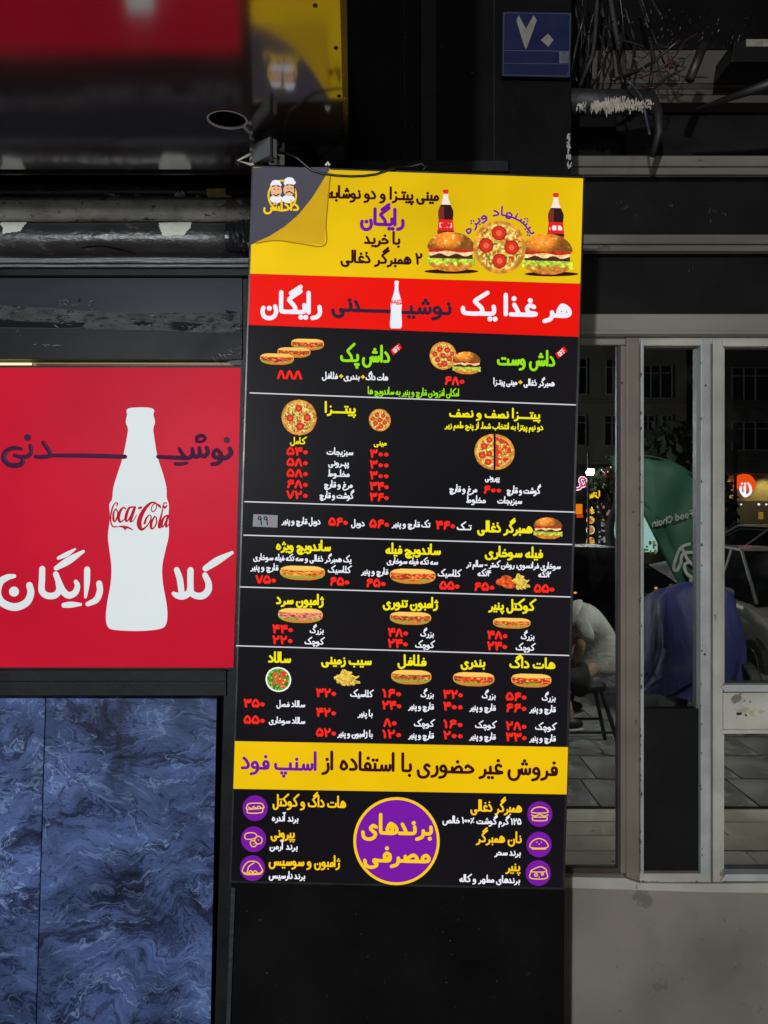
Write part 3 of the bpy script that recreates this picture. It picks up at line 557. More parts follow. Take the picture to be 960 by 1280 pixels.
T('همبرگر ذغالی', D_, 658, 794, 435, 37, e_yo, .13); W('۱۲۵ گرم گوشت ۱۰۰٪ خالص', D_, 583, 793, 468, 25); T('نان همبرگر', D_, 673, 793, 517, 36, e_yo, .13); W('برند سحر', D_, 722, 791, 552, 25)
T('پنیر', D_, 752, 789, 593, 36, e_yo, .13); W('برندهای مطهر و کاله', D_, 628, 789, 624, 25)

# ------------------------------------------------------------------ black pillar behind the menu
YP = 2.08
pil = thing('pillar', 'black clad pillar carrying the tall menu sign', 'pillar', (P(497,0,YP)[0], 2.4, 0))
x0 = P(288, 0, YP)[0]; x1 = P(708, 0, YP)[0]
b = MB(); b.prism([P(322,-90,YP),P(314,340,YP),P(289,1110,YP),P(276,1440,YP),P(704,1440,YP),P(706,1110,YP),P(712,-90,YP)], (0,.87,0)); build('cladding', b, BLACK, pil, bevel=.003)
build('steel_upright', MB().rect(526,-90,546,204,YP-.014,.013), FRAME_DK, pil, bevel=.002); build('steel_crossbar', MB().rect(432,200,636,214,YP-.018,.017), FRAME_DK, pil, bevel=.002)
build('panel_seam', MB().rect(617,-80,618.2,204,YP-.004,.0035), FRAME_DK, pil); build('panel_seam', MB().rect(505,-80,506,199,YP-.004,.0035), FRAME_DK, pil)
build('corner_trim', MB().px([(289,1110),(277,1436),(282,1436),(294,1110)],YP-.006,.005), STEEL_DK, pil)
k = MB()
for i in range(46):
    y = random.uniform(166, 215); x = 711+random.gauss(0, 1.2); s = random.uniform(.6, 2.0); k.px([(x-s*.6,y),(x-s*.3,y+s*2.4),(x+s*.5,y+s*1.8),(x+s*.4,y-s)], YP-.0035-random.random()*.002, .002)
build('chipped_paint', k, pbr('chip_grey', (.3,.3,.3), .6), pil, kind='stuff')
k = MB(); R = random.Random(6)
for i in range(60):
    x, y, s = R.uniform(300, 700), (R.uniform(1120, 1275) if i < 34 else R.uniform(5, 195)), R.uniform(.2, .8)
    if i >= 34: x = R.uniform(440, 700)
    k.px([(x,y-s),(x-s*.6,y+s*.4),(x+s*R.uniform(.3,2),y+s*R.uniform(.3,2))], YP-.0195 if i >= 34 else YP-.0025, .001)
build('dust_specks', k, pbr('speck_grey', (.11,.11,.11), .7), pil, kind='stuff')
build('corner_bead', MB().rect(708.5,-80,714,240,YP-.001,.01), BLACK, pil)
# ------------------------------------------------------------------ number plate
YN = YP-.02
npl = thing('number_plate', 'small blue enamel house number plate reading 70 on the black wall above the menu', 'number plate', P(671,97,YN))
NB = pbr('plate_blue', (.007,.01,.045), .4, var=.15, scale=14, col2=(.02,.02,.04), thr=.7, ior=1.3); NW = pbr('plate_white', (.17,.16,.14), .5, var=.2, scale=30)
build('plate', MB().px([(628,14),(627,95),(713,97),(715,15)], YN, .012), NB, npl, bevel=.002)
mb = MB()
for s in ([(630,16),(713,17)],[(713,17),(711.5,95)],[(711.5,95),(629,93.5)],[(629,93.5),(630,16)],[(629,63),(712,64)],[(629,79),(712,80)]): ribbon(mb, s, .55, YN-.0006, .0005)
build('border_line', mb, pbr('plate_line', (.05,.055,.09), .4), npl, fixn=False)
mb = MB(); mb.px([(645.5,25),(648.5,19),(657.5,36),(667,19),(671,25),(660,56),(657.5,61.5),(655,57)], YN-.0018, .001); mb.px([(676,50),(685,42),(692,50),(685.5,58.5)], YN-.0018, .001); build('number', mb, NW, npl)
build('postcode_patch', MB().rect(699,64.5,711,79,YN-.0022,.0008), pbr('patch_grey', (.06,.063,.08), .6, var=.4, scale=90), npl)
for x, y in ((632,18),(711,19),(630,91),(709.5,93)): build('screw', MB().ball(P(x,y,YN-.001), .004, 8, 5), STEEL_DK, npl, smooth=True)

# ------------------------------------------------------------------ floodlight on the menu's corner
fl = thing('floodlight', 'small grey floodlight on a pale bracket above the menu corner', 'floodlight', P(340,208,1.9))
q = [P(315,180,1.88),P(315,205,1.88),P(337,194,1.80),P(337,170,1.80)]
build('housing', MB().prism(q, (.016,.018,0)), GREY_PL, fl, bevel=.003)
build('lens_rim', MB().prism([P(337,170,1.80),P(337,194,1.80),P(339.5,194.5,1.80),P(339.5,171,1.80)], (.006,.02,0)), FRAME_DK, fl)
br = build('bracket', MB().rect(336,179,355.5,206,1.95,.004), BRACKET, fl, bevel=.001)
for x, y in ((346,184.5),(348,197),(341,202)): build('bolt', MB().tube([P(x,y,1.945),P(x,y,1.951)], .004, 10), RUBBER, br)
build('bracket_arm', MB().rect(312,179,318,206,1.92,.01), BRACKET, fl, bevel=.002)
mb = MB(); mb.tube([P(313,193,1.9),P(297,201,1.88),P(314,206,1.9)], .0035, 6); build('spring_clip', mb, CREAM, fl)
cb = [(339,190),(350,191),(362,193),(372,198),(381,206),(390,213),(402,217),(420,219.5),(438,220.5),(455,220),(470,218),(482,214),(492,210),(503,209),(515,208),(527,205),(533,209),(528,213)]
mb = MB(); mb.tube([P(x, y, (1.93 if i < 2 else 1.84+.02*math.sin(i)*(i > 12)) if i < 13 else 1.9) for i, (x, y) in enumerate(cr(cb, 3)[::3])], .0035, 6); o = build('power_cable', mb, RUBBER, smooth=True, label='black twisted cable drooping from the floodlight over the top edge of the menu', cat='cable')
o = build('cable_tie', MB().tube([P(407,207,1.86),P(410,203,1.86),P(412,207,1.86)], .003, 6), CREAM, fl)

# ------------------------------------------------------------------ LEFT SHOP: red drinks lightbox
YS = 2.31
rs = thing('drinks_lightbox', 'backlit red drinks sign with white bottle silhouette above the blue marble counter', 'drinks sign', P(150,836,YS))
e_red2 = emit('sign_red', (190,19,46), 1.0, light=True, var=.13, vscale=1.8); e_bw = emit('sign_white', (214,222,224), 1.0, light=True, var=.03); e_bd = emit('sign_dark', (62,26,56), 1.0); e_bred = emit('sign_script_red', (176,24,44), 1.0)
build('case', MB().px([(-60,457),(-60,838),(293,838),(304,457.5)], YS+.003, .07), FRAME_DK, rs); build('face', MB().px([(-60,459.5),(-60,834),(291.5,834.5),(302,459.5)], YS, .0028), e_red2, rs)
E_ = fr(0, 330, 2.328)
pr = [(374,420),(368,430),(370,437),(366,460),(372,478),(370,500),(358,560),(342,610),(330,650),(326,685),(318,700),(320,740),(314,790),(318,830),(324,880),(322,930),(312,985),(308,1030),(314,1056),(335,1065),(400,1068),(455,1064),(480,1054),(487,1025),(484,985),(474,930),(472,880),(482,830),(491,790),(490,740),(491,700),(485,680),(484,650),(474,610),(458,560),(448,500),(446,478),(451,460),(446,437),(449,428),(440,419),(408,417)]
bo = cr([E_(*p) for p in pr]+[E_(*pr[0])], 3)[:-1]
build('bottle_silhouette', MB().px(bo, YS-.0014, .0008), e_bw, rs, label='white bottle shape')
def TS(text, xl, xr, base, em, mat, wt=.15, slope=0.0):
    x0, y = E_(xl, base); x1, _ = E_(xr, base); return build('lettering', letter_mesh(text, x0, x1, y, em/2.328, wt, slope, YS-.0016), mat, rs, fixn=False)
def RS(strokes, hw, mat, k=0):
    mb = MB()
    for s in strokes: HJ[0] = (HJ[0]+1) % 9; ribbon(mb, cr([E_(*p) for p in s], 6), hw/2.328, YS-.0016-k, .0006+HJ[0]*.00005)
    return build('lettering', mb, mat, rs, fixn=False)
# the big words, traced stroke by stroke: (x, y, half width) in crops of the sign
def RS(strokes, ox, oy, s, mat, dots=(), name='lettering', k=0):
    mb = MB()
    for st in strokes:
        HJ[0] = (HJ[0]+1) % 9; ribbon(mb, cr([(ox+x/s, oy+y/s, w_/s) for x, y, w_ in st], 6), 1, YS-.0016-k, .0006+HJ[0]*.00005)
    for x, y, r in dots: disc(mb, ox+x/s, oy+y/s, r/s, r/s, YS-.0018-k)
    return build(name, mb, mat, rs, fixn=False)
RS([[(918,98,9),(924,116,10),(908,133,10),(888,136,9),(880,128,8)],[(884,120,8),(868,104,8),(854,114,8),(856,130,9),(872,135,8),(884,124,8),(886,140,9),(870,157,9),(848,161,8)],
    [(826,94,8),(831,112,9),(820,128,9),(806,126,9),(799,112,8),(797,96,8)],[(799,112,8),(793,128,9),(779,130,9),(771,116,8),(770,100,8)],[(772,116,8),(762,132,9),(742,136,9),(632,131,8)],[(718,100,8),(728,118,8),(740,134,8)],
    [(788,70,7),(788,54,8),(806,46,8),(820,56,7),(812,68,6),(794,72,5)],[(700,159,7),(722,160,8),(748,156,6)]], 0, 530, 3.2, e_bd, [(907,64,13)])
RS([[(500,131,9),(360,127,9),(205,126,8)],[(172,74,8),(188,96,9),(205,124,9)],[(208,126,8),(170,132,9),(142,131,8)],[(122,88,9),(125,112,9),(112,128,9),(84,132,8),(60,126,8)],
    [(86,100,6),(54,96,9),(24,110,10),(15,138,11),(36,162,11),(72,165,11),(92,150,10),(84,134,8),(58,126,8)]], 0, 530, 3.2, e_bd, [(110,54,14)])
RS([[(545,390,36),(690,296,44),(865,200,20)],[(540,470,34),(580,560,38),(578,650,42),(520,712,42),(450,720,40),(385,690,38),(366,620,38),(366,410,38)],[(366,620,38),(345,685,40),(270,722,42),(200,712,36),(162,690,24)],[(200,405,34),(238,520,38),(260,690,36)]], 200, 670, 9.6, e_bw)
RS([[(850,475,26),(856,540,27),(825,615,27),(752,652,20)],[(747,355,26),(745,470,25),(733,592,12)],[(650,460,18),(664,495,23),(645,552,27),(590,577,29),(540,540,29),(505,465,26),(478,395,24)],[(500,470,25),(508,530,27),(470,577,28),(400,578,28),(358,535,28),(360,440,27),(362,350,26)],
    [(480,345,20),(590,278,31),(715,200,13)],[(500,258,14),(570,226,20),(645,180,8)],[(548,662,22),(610,657,26),(690,655,13)]], 0, 660, 6.857, e_bw)
RS([[(252,490,28),(264,560,30),(225,640,32),(125,678,33),(20,640,32),(-22,560,32),(0,468,30),(60,424,26),(122,412,17)]], 0, 660, 6.857, e_bw, [(120,545,43)])
COKE = [[(226,200,5),(235,170,8),(215,162,6),(186,200,8),(164,280,9),(162,370,8),(185,420,8),(228,422,7)],[(216,225,6),(192,270,10),(190,340,13),(205,365,8),(226,330,8),(236,265,7),(218,226,6)],
 [(322,228,8),(300,212,8),(265,250,14),(246,320,17),(262,368,12),(300,350,6),(335,305,5)],[(405,207,8),(362,218,12),(332,290,17),(325,350,14),(345,358,8),(385,290,8),(415,215,8)],[(424,210,14),(392,300,18),(376,365,12),(410,350,5),(440,300,5)],
 [(470,220,13),(492,212,12)],[(645,158,8),(595,165,12),(530,230,20),(480,330,25),(472,408,27),(500,450,17),(550,420,8),(590,360,7),(602,315,7),(582,295,6),(550,330,10),(530,385,13)],
 [(640,158,8),(668,178,9),(692,196,14),(706,212,8)],[(664,178,6),(652,230,6),(622,260,6),(604,235,6),(618,188,6),(650,168,7)],[(640,310,8),(606,370,14),(600,430,15),(625,440,8),(660,380,8),(656,322,8),(636,310,6)],
 [(770,165,7),(740,170,7),(720,270,8),(692,380,15),(690,430,13),(718,420,5)],[(740,200,8),(752,215,12),(772,190,7)],[(772,298,8),(736,330,12),(715,400,14),(730,424,8),(760,370,8),(782,300,8)],[(786,300,10),(766,380,14),(766,425,10),(790,400,5)],[(786,406,8),(787,406,8)]]
RS(COKE, 120, 610, 8.727, e_bred, k=.0014, name='script_lettering')
mb = MB(); mb.px([(120+x/8.727, 610+y/8.727) for x, y in ((222,430),(250,414),(300,408),(350,418),(392,444),(416,466),(380,454),(342,440),(316,462),(292,434),(250,426))], YS-.0034, .0004); build('script_swash', mb, e_bred, rs)
q_ = A_(424, 372); mb = MB()
for st in COKE: ribbon(mb, cr([(q_[0]+(x-150)*14/640, q_[1]+(y-150)*14/640, w_*14/640+.12) for x, y, w_ in st], 3), 1, YM-9*S, .0001)
build('script_lettering', mb, e_rl, menu, fixn=False)
# frame of the shop front, dark uprights and rail
sf = thing('shop_front_frame', 'black metal frame around the red drinks sign and marble counter', 'shop frame', P(200,872,YS))
build('rail', MB().rect(-80,838,283,870,YS-.012,.06), FRAME_DK, sf, bevel=.002); build('rail_groove', MB().rect(-80,851,281,852.3,YS-.014,.0015), BLACKG, sf)
build('upright', MB().px([(304,340),(292,838),(281,840),(262,1500),(276,1500),(302,800),(313,340)], YS-.004, .06), FRAME_DK, sf)
build('upright', MB().px([(313,330),(305,840),(276,1500),(330,1500),(340,330)], YS-.03, .08), BLACKG, sf, bevel=.002)
# marble counter
def marble(name, off):
    m, t, b = node_mat(name); N = t.nodes; L = t.links
    tc = N.new('ShaderNodeTexCoord'); mp = N.new('ShaderNodeMapping'); L.new(tc.outputs['Object'], mp.inputs[0]); mp.inputs['Location'].default_value = off
    n1 = N.new('ShaderNodeTexNoise'); n1.inputs['Scale'].default_value = 1.7; n1.inputs['Detail'].default_value = 6; n1.inputs['Distortion'].default_value = .8; L.new(mp.outputs[0], n1.inputs[0])
    av = N.new('ShaderNodeVectorMath'); av.operation = 'SCALE'; av.inputs['Scale'].default_value = .6; L.new(n1.outputs['Color'], av.inputs[0])
    ad = N.new('ShaderNodeVectorMath'); L.new(av.outputs[0], ad.inputs[0]); L.new(mp.outputs[0], ad.inputs[1])
    st = N.new('ShaderNodeMapping'); st.inputs['Scale'].default_value = (1, 1, 2.3); L.new(ad.outputs[0], st.inputs[0])
    n2 = N.new('ShaderNodeTexNoise'); n2.inputs['Scale'].default_value = 4.6; n2.inputs['Detail'].default_value = 15; n2.inputs['Roughness'].default_value = .76; n2.inputs['Distortion'].default_value = .5; L.new(st.outputs[0], n2.inputs[0])
    r = N.new('ShaderNodeValToRGB'); L.new(n2.outputs[0], r.inputs[0]); e = r.color_ramp.elements
    e[0].position = .36; e[0].color = (.012,.018,.045,1); e[1].position = .64; e[1].color = (.17,.25,.48,1)
    for p, c in ((.44,(.035,.05,.12,1)),(.48,(.08,.12,.28,1)),(.51,(.05,.08,.2,1)),(.55,(.095,.145,.32,1)),(.58,(.07,.11,.26,1)),(.72,(.36,.45,.66,1))): q = e.new(p); q.color = c
    n3 = N.new('ShaderNodeTexNoise'); n3.inputs['Scale'].default_value = 2.2; n3.inputs['Detail'].default_value = 9; n3.inputs['Distortion'].default_value = 2.2; n3.inputs['Roughness'].default_value = .6; L.new(st.outputs[0], n3.inputs[0])
    sb = N.new('ShaderNodeMath'); sb.operation = 'SUBTRACT'; L.new(n3.outputs[0], sb.inputs[0]); sb.inputs[1].default_value = .5
    ab = N.new('ShaderNodeMath'); ab.operation = 'ABSOLUTE'; L.new(sb.outputs[0], ab.inputs[0])
    vr = N.new('ShaderNodeMapRange'); L.new(ab.outputs[0], vr.inputs[0]); vr.inputs[1].default_value = 0; vr.inputs[2].default_value = .014; vr.inputs[3].default_value = .85; vr.inputs[4].default_value = 0
    mx = N.new('ShaderNodeMix'); mx.data_type = 'RGBA'; L.new(vr.outputs[0], mx.inputs[0]); L.new(r.outputs[0], mx.inputs[6]); mx.inputs[7].default_value = (.012,.02,.06,1)
    n4 = N.new('ShaderNodeTexNoise'); n4.inputs['Scale'].default_value = 1.7; n4.inputs['Detail'].default_value = 10; n4.inputs['Distortion'].default_value = 3; L.new(st.outputs[0], n4.inputs[0])
    sb2 = N.new('ShaderNodeMath'); sb2.operation = 'SUBTRACT'; L.new(n4.outputs[0], sb2.inputs[0]); sb2.inputs[1].default_value = .53
    ab2 = N.new('ShaderNodeMath'); ab2.operation = 'ABSOLUTE'; L.new(sb2.outputs[0], ab2.inputs[0])
    vr2 = N.new('ShaderNodeMapRange'); L.new(ab2.outputs[0], vr2.inputs[0]); vr2.inputs[1].default_value = 0; vr2.inputs[2].default_value = .012; vr2.inputs[3].default_value = .5; vr2.inputs[4].default_value = 0
    mx2 = N.new('ShaderNodeMix'); mx2.data_type = 'RGBA'; L.new(vr2.outputs[0], mx2.inputs[0]); L.new(mx.outputs[2], mx2.inputs[6]); mx2.inputs[7].default_value = (.28,.4,.66,1)
    n5 = N.new('ShaderNodeTexNoise'); n5.inputs['Scale'].default_value = 3.6; n5.inputs['Distortion'].default_value = 1.2; n5.inputs['Detail'].default_value = 4; L.new(mp.outputs[0], n5.inputs[0])
    mr = N.new('ShaderNodeMapRange'); L.new(n5.outputs[0], mr.inputs[0]); mr.inputs[1].default_value = .3; mr.inputs[2].default_value = .7; mr.inputs[3].default_value = .4; mr.inputs[4].default_value = 1.75
    sc_ = N.new('ShaderNodeVectorMath'); sc_.operation = 'SCALE'; L.new(mx2.outputs[2], sc_.inputs[0]); L.new(mr.outputs[0], sc_.inputs['Scale']); L.new(sc_.outputs[0], b.inputs['Base Color'])
    b.inputs['Roughness'].default_value = .22; return m
ct = thing('marble_counter', 'dark blue veined marble counter front below the red drinks sign', 'counter', P(120,1500,YS))
build('stone_slab', MB().px([(-80,873),(-80,1500),(38,1500),(56.5,873)], YS, .03), marble('blue_marble_a', (3.1,0,7.7)), ct, bevel=.001, label='paler left slab')
build('stone_slab', MB().px([(57.8,873),(39.2,1500),(259,1500),(271,873.5)], YS-.002, .03), marble('blue_marble_b', (.35,0,1.2)), ct, bevel=.001)
build('slab_backing', MB().px([(-80,871),(-80,1502),(262,1502),(274,871)], YS+.032, .05), BLACK, ct)

# ------------------------------------------------------------------ shutter housing above the red sign
sh_ = thing('shutter_housing', 'dusty black pipes and slats of the rolled shutter above the red drinks sign', 'shutter', P(150,340,2.25))
DUST = pbr('dusty_black_pipe', (.03,.03,.03), .36, var=.4, scale=14, col2=(.075,.07,.06), thr=.58, bump=.25, stretch=(.5,1,1))
DUST2 = pbr('dusty_grey_pipe', (.3,.28,.24), .6, var=.4, scale=18, col2=(.07,.065,.055), thr=.6, bump=.3, stretch=(.6,1,1))
def pipe(y0, y1, Yc, mat, name='pipe'):
    a = P(-110, (y0+y1)/2, Yc); b = P(330, (y0+y1)/2, Yc); r = (y1-y0)/2*Yc/F
    return build(name, MB().tube([(a[0]+(b[0]-a[0])*i/6, Yc+r, a[2]+.0015*math.sin(i*2.1)) for i in range(7)], r, 28), mat, sh_, smooth=True), (Yc+r, a[2], r)
pipe(226, 246, 2.265, DUST); pipe(240, 272, 2.235, DUST2); po, (yc, zc, rr) = pipe(272, 314, 2.205, DUST)
build('slat', MB().rect(-110,306,312,318,2.26,.05), pbr('slat_grey', (.085,.09,.1), .45, var=.4, scale=14, bump=.2, stretch=(.2,1,3)), sh_, bevel=.003)
SL = pbr('slat_dark', (.07,.078,.09), .4, var=.5, scale=12, bump=.2, stretch=(.15,1,4))
build('slat', MB().rect(-110,319,312,329,2.262,.05), SL, sh_, bevel=.003); build('slat', MB().rect(-110,330,313,334,2.26,.05), SL, sh_, bevel=.002); build('lower_track', MB().rect(-110,334,315,344,2.275,.05), BLACKG, sh_)
build('back_panel', MB().rect(-110,150,345,345,2.34,.03), BLACK, sh_)
TAPE = pbr('masking_tape', (.62,.64,.55), .7, var=.12, scale=25, bump=.2)
def on_pipe(x, y, lift=.0018):
    z = EYE-(y-CY)*2.235/F; dz = max(-.98, min(.98, (z-zc)/rr)); Yv = yc - (rr+lift)*math.sqrt(1-dz*dz)
    return ((x-CX)*2.235/F, Yv, zc+dz*(rr+lift))
for pts in ([(2,274),(33,272),(36,283),(32,294),(10,297),(9,288),(4,284)], [(200,281),(240,278),(241,290),(233,299),(208,300),(203,290)]):
    mb = MB(); n = 14; xs = [p[0] for p in pts]; ys = [p[1] for p in pts]; x0_, x1_, y0_, y1_ = min(xs), max(xs), min(ys), max(ys); idx = {}
    def inside(x, y):
        c = False; j = len(pts)-1
        for i in range(len(pts)):
            if (pts[i][1] > y) != (pts[j][1] > y) and x < (pts[j][0]-pts[i][0])*(y-pts[i][1])/(pts[j][1]-pts[i][1])+pts[i][0]: c = not c
            j = i
        return c
    N_ = 26
    for j in range(N_):
        for i in range(N_):
            x = x0_+(x1_-x0_)*i/N_; y = y0_+(y1_-y0_)*j/N_; dx = (x1_-x0_)/N_; dy = (y1_-y0_)/N_
            if inside(x+dx/2, y+dy/2): mb.add([on_pipe(*c_) for c_ in ((x,y),(x,y+dy),(x+dx,y+dy),(x+dx,y))], [(0,1,2,3)])
    build('masking_tape', mb, TAPE, sh_, smooth=True, label='torn piece of pale masking tape')
def jag(x0, y0, x1, y1, n=9, amp=.3, seed=1):
    R = random.Random(seed); t = [(x0+(x1-x0)*i/n, y0+(y1-y0)*amp*R.random()) for i in range(n+1)]; b = [(x0+(x1-x0)*i/n, y1-(y1-y0)*amp*R.random()) for i in range(n, -1, -1)]; return t+b
STK = pbr('sticker_pale', (.6,.57,.5), .6, var=.4, scale=60, col2=(.03,.03,.03), thr=.56); STY = pbr('sticker_yellow', (.7,.5,.1), .6, var=.2, scale=50, col2=(.1,.03,.02), thr=.62)
build('sticker', MB().px([(258,236),(259,251),(282,249),(282,235)], 2.252, .002), STY, sh_, label='torn yellow sticker'); build('sticker', MB().px(jag(266,243,289,255,6,.2,4), 2.249, .002), STK, sh_)
build('sticker', MB().px(jag(218,238,231,250,6,.25,8), 2.252, .002), STK, sh_); build('sticker', MB().px(jag(243,244,251,251,5,.3,2), 2.252, .002), STK, sh_)
mb = MB()
for i in range(16):
    x = random.uniform(128, 170); y = 241+random.uniform(-1, 7); mb.px(jag(x, y, x+random.uniform(3,9), y+random.uniform(1,3.4), 4, .5, i), 2.255-i*.0002, .001)
for i in range(9): x = random.uniform(288, 311); mb.px(jag(x, 246, x+4, 248, 3, .5, i), 2.255, .001)
build('paper_scraps', mb, STK, sh_, kind='stuff')
PF = pbr('black_plastic_film', (.012,.012,.014), .3, var=.3, scale=8, ior=1.3); mb = MB(); R = random.Random(4); nx, ny = 14, 10
vs = [on_pipe(284+34*i/nx, 276+38*j/ny, .004+.012*R.random()*(i/nx)) for j in range(ny+1) for i in range(nx+1)]
mb.add(vs, [(j*(nx+1)+i, (j+1)*(nx+1)+i, (j+1)*(nx+1)+i+1, j*(nx+1)+i+1) for j in range(ny) for i in range(nx)]); build('plastic_wrap', mb, PF, sh_, label='crumpled black plastic around the pipe end')
mb = MB(); mb.tube([P(x,y,2.19) for x, y in cr([(95,305),(118,303),(140,306),(158,309)], 5)], .002, 6); build('loose_strap', mb, BLACKG, sh_)

# fascia panel with torn film
fp = thing('fascia_panel', 'glossy dark grey panel with torn film strips between the shutter pipes and the red sign', 'panel', P(150,448,YS))
FPM = pbr('slate_gloss', (.022,.027,.036), .3, var=.4, scale=3, col2=(.07,.08,.09), thr=.68, stretch=(.25,1,1.5), ior=1.22)
build('panel', MB().rect(-90,342,303,449,YS-.01,.02), FPM, fp, bevel=.001)
build('panel_lower', MB().rect(-90,411,302.5,448,YS-.0125,.002), pbr('lower_gloss', (.010,.010,.013), .4, var=.4, scale=6, col2=(.05,.05,.055), thr=.68, ior=1.2), fp)
FILM = pbr('torn_film', (.06,.06,.064), .4, var=.7, scale=16, col2=(.012,.012,.014), thr=.54, stretch=(.7,1,2), ior=1.3, bump=.5); FBK = pbr('film_gap', (.005,.005,.006), .5, ior=1.15)
build('film_strip', MB().px([(-90,378),(0,381),(60,385),(120,389),(180,392),(240,390),(300,392),(302,408),(290,418),(200,413),(120,412),(60,406),(-90,400)], YS-.0138, .001), FILM, fp)
mb = MB()
for pts in ([(-90,398),(0,400),(60,403),(108,403),(100,409),(60,409),(-90,406)], [(216,402),(254,405),(232,413),(216,412)], [(281,387),(296,390),(284,391)], [(165,404),(178,401),(190,405),(176,408)]): mb.px(pts, YS-.0151, .0009)
build('film_tear', mb, FBK, fp)
mb = MB(); R = random.Random(11)
for x0_, y0_, x1_, y1_, n in ((70,374,112,384,14),(160,392,205,408,14),(262,395,296,412,6),(62,404,84,406,4),(222,404,240,411,6),(255,434,300,446,12),(30,430,70,433,6)):
    for i in range(n):
        x = R.uniform(x0_, x1_); y = R.uniform(y0_, y1_); a = R.uniform(-.5, .9); l = R.uniform(1, 11); wd_ = R.uniform(.1, .6)
        dx, dy = l*math.cos(a), l*math.sin(a); mb.px([(x,y),(x+dx*.5-dy*.1*wd_,y+dy*.5+wd_),(x+dx,y+dy),(x+dx*.5,y+dy*.5-wd_)], YS-.0164-R.random()*.0008, .0006)
build('film_scratches', mb, pbr('scratch_grey', (.14,.14,.14), .5), fp, kind='stuff')
mb = MB().ball(P(98,375,YS-.012), (.005,.004,.005), 10, 6); build('rivet', mb, STEEL_DK, fp, smooth=True)
# warm gap with a lit tube
gp = thing('lamp_recess', 'narrow brassy slot with a lit tube along the top edge of the red sign', 'light slot', P(150,458,YS))
build('slot_back', MB().rect(-90,449,303,459,YS+.03,.02), pbr('brass_back', (.3,.2,.06), .45, var=.3, scale=10), gp); build('lower_lip', MB().rect(-90,456.8,303,458.6,YS+.008,.02), pbr('lip_olive', (.1,.08,.03), .5), gp)
a = P(-60,455,YS+.02); b_ = P(39,455,YS+.02); build('tube_lamp', MB().tube([a, b_], .0035, 10), emit('warm_tube', (250,235,170), 1.6, light=True), gp); a = P(45,455.5,YS+.02); b_ = P(290,457,YS+.02); build('brass_rod', MB().tube([a, b_], .0022, 8), pbr('brass', (.35,.24,.08), .3, metal=.6), gp)
build('dark_wing', MB().px([(283,452),(303,449),(303,457),(290,456)], YS-.002, .003), BLACKG, gp)

# ------------------------------------------------------------------ glossy soffit of the canopy
H = EYE + .908
cn = thing('canopy', 'glossy black canopy underside mirroring the red sign, top left', 'canopy', (-1.2, 1.6, H))
CAN = pbr('canopy_gloss', (.034,.029,.033), .11, var=.3, scale=3, ior=2.9, rvar=.04, col2=(.1,.1,.1), thr=.8)
def onsoff(x, y): Yv = .908*F/(CY-y); return ((x-CX)*Yv/F, Yv)
ex0 = onsoff(430,190); ex1 = onsoff(425,0)
sl = (ex1[0]-ex0[0])/(ex1[1]-ex0[1]); yb = onsoff(0,214)[1]; yf = 1.12
xb = ex0[0]+(yb-ex0[1])*sl; xf = ex0[0]+(yf-ex0[1])*sl
hx, hy = onsoff(284,149.5); hr = .0435
n = 32; ring = [(hx+hr*math.cos(2*math.pi*i/n), hy+hr*.93*math.sin(2*math.pi*i/n)) for i in range(n)]
outer = []
X0 = -3.2
for px_, py_ in ring:                       # outer rectangle sampled along rays from the hole
    dx, dy = px_-hx, py_-hy; ts = []
    if dx > 0: ts.append(((xb+xf)/2-hx)/dx)
    if dx < 0: ts.append((hx-.4-hx)/dx)
    if dy > 0: ts.append((yb-hy)/dy)
    if dy < 0: ts.append((yf-hy)/dy)
    t = min(ts); outer.append((hx+dx*t, hy+dy*t))
mb = MB(); vs = [(x, y, H) for x, y in ring]+[(x, y, H) for x, y in outer]+[(x, y, H+.004) for x, y in ring]
# fan around the hole, then plain strips for the rest
xL = hx-.4; corners = {}
mb.add(vs, [(i, (i+1) % n, n+(i+1) % n, n+i) for i in range(n)]+[(i, 2*n+i, 2*n+(i+1) % n, (i+1) % n) for i in range(n)])
def corner_fill(cx_, cy_):
    c = sorted(range(n), key=lambda i: (outer[i][0]-cx_)**2+(outer[i][1]-cy_)**2)[:2]; a, b = outer[c[0]], outer[c[1]]
    if abs(a[0]-b[0]) > 1e-5 and abs(a[1]-b[1]) > 1e-5: mb.add([(a[0],a[1],H),(b[0],b[1],H),(cx_,cy_,H)], [(0,1,2)])
xR = (xb+xf)/2
for c_ in ((xL,yf),(xL,yb),(xR,yf),(xR,yb)): corner_fill(*c_)
mb.add([(X0,yf,H),(xL,yf,H),(xL,yb,H),(X0,yb,H)], [(0,1,2,3)]); mb.add([(xR,yf,H),(xf,yf,H),(xb,yb,H),(xR,yb,H)], [(0,1,2,3)])
build('soffit', mb, CAN, cn)
rim = MB()
for i in range(n):
    j = (i+1) % n; q = 1.07
    a = [(hx+(ring[k_][0]-hx)*f_, hy+(ring[k_][1]-hy)*f_, H-z_) for k_ in (i, j) for f_, z_ in ((.98,.0015),(q,.0015),(.98,-.003))]
    rim.add(a, [(0,1,4,3),(0,2,5,3)])
build('hole_rim', rim, pbr('rim_grey', (.85,.9,.88), .5), cn, fixn=False)
YE = pbr('edge_trim_dark', (.02,.018,.012), .4, col2=(.25,.17,.02), thr=.6)
build('edge_trim', MB().prism([(xf,yf,H-.002),(xf+.012,yf,H-.002),(xb+.012,yb,H-.002),(xb,yb,H-.002)], (0,0,.05)), YE, cn)
build('canopy_top', MB().prism([(X0,yf,H+.12),(xf,yf,H+.12),(xb,yb,H+.12),(X0,yb,H+.12)], (0,0,.2)), BLACK, cn)
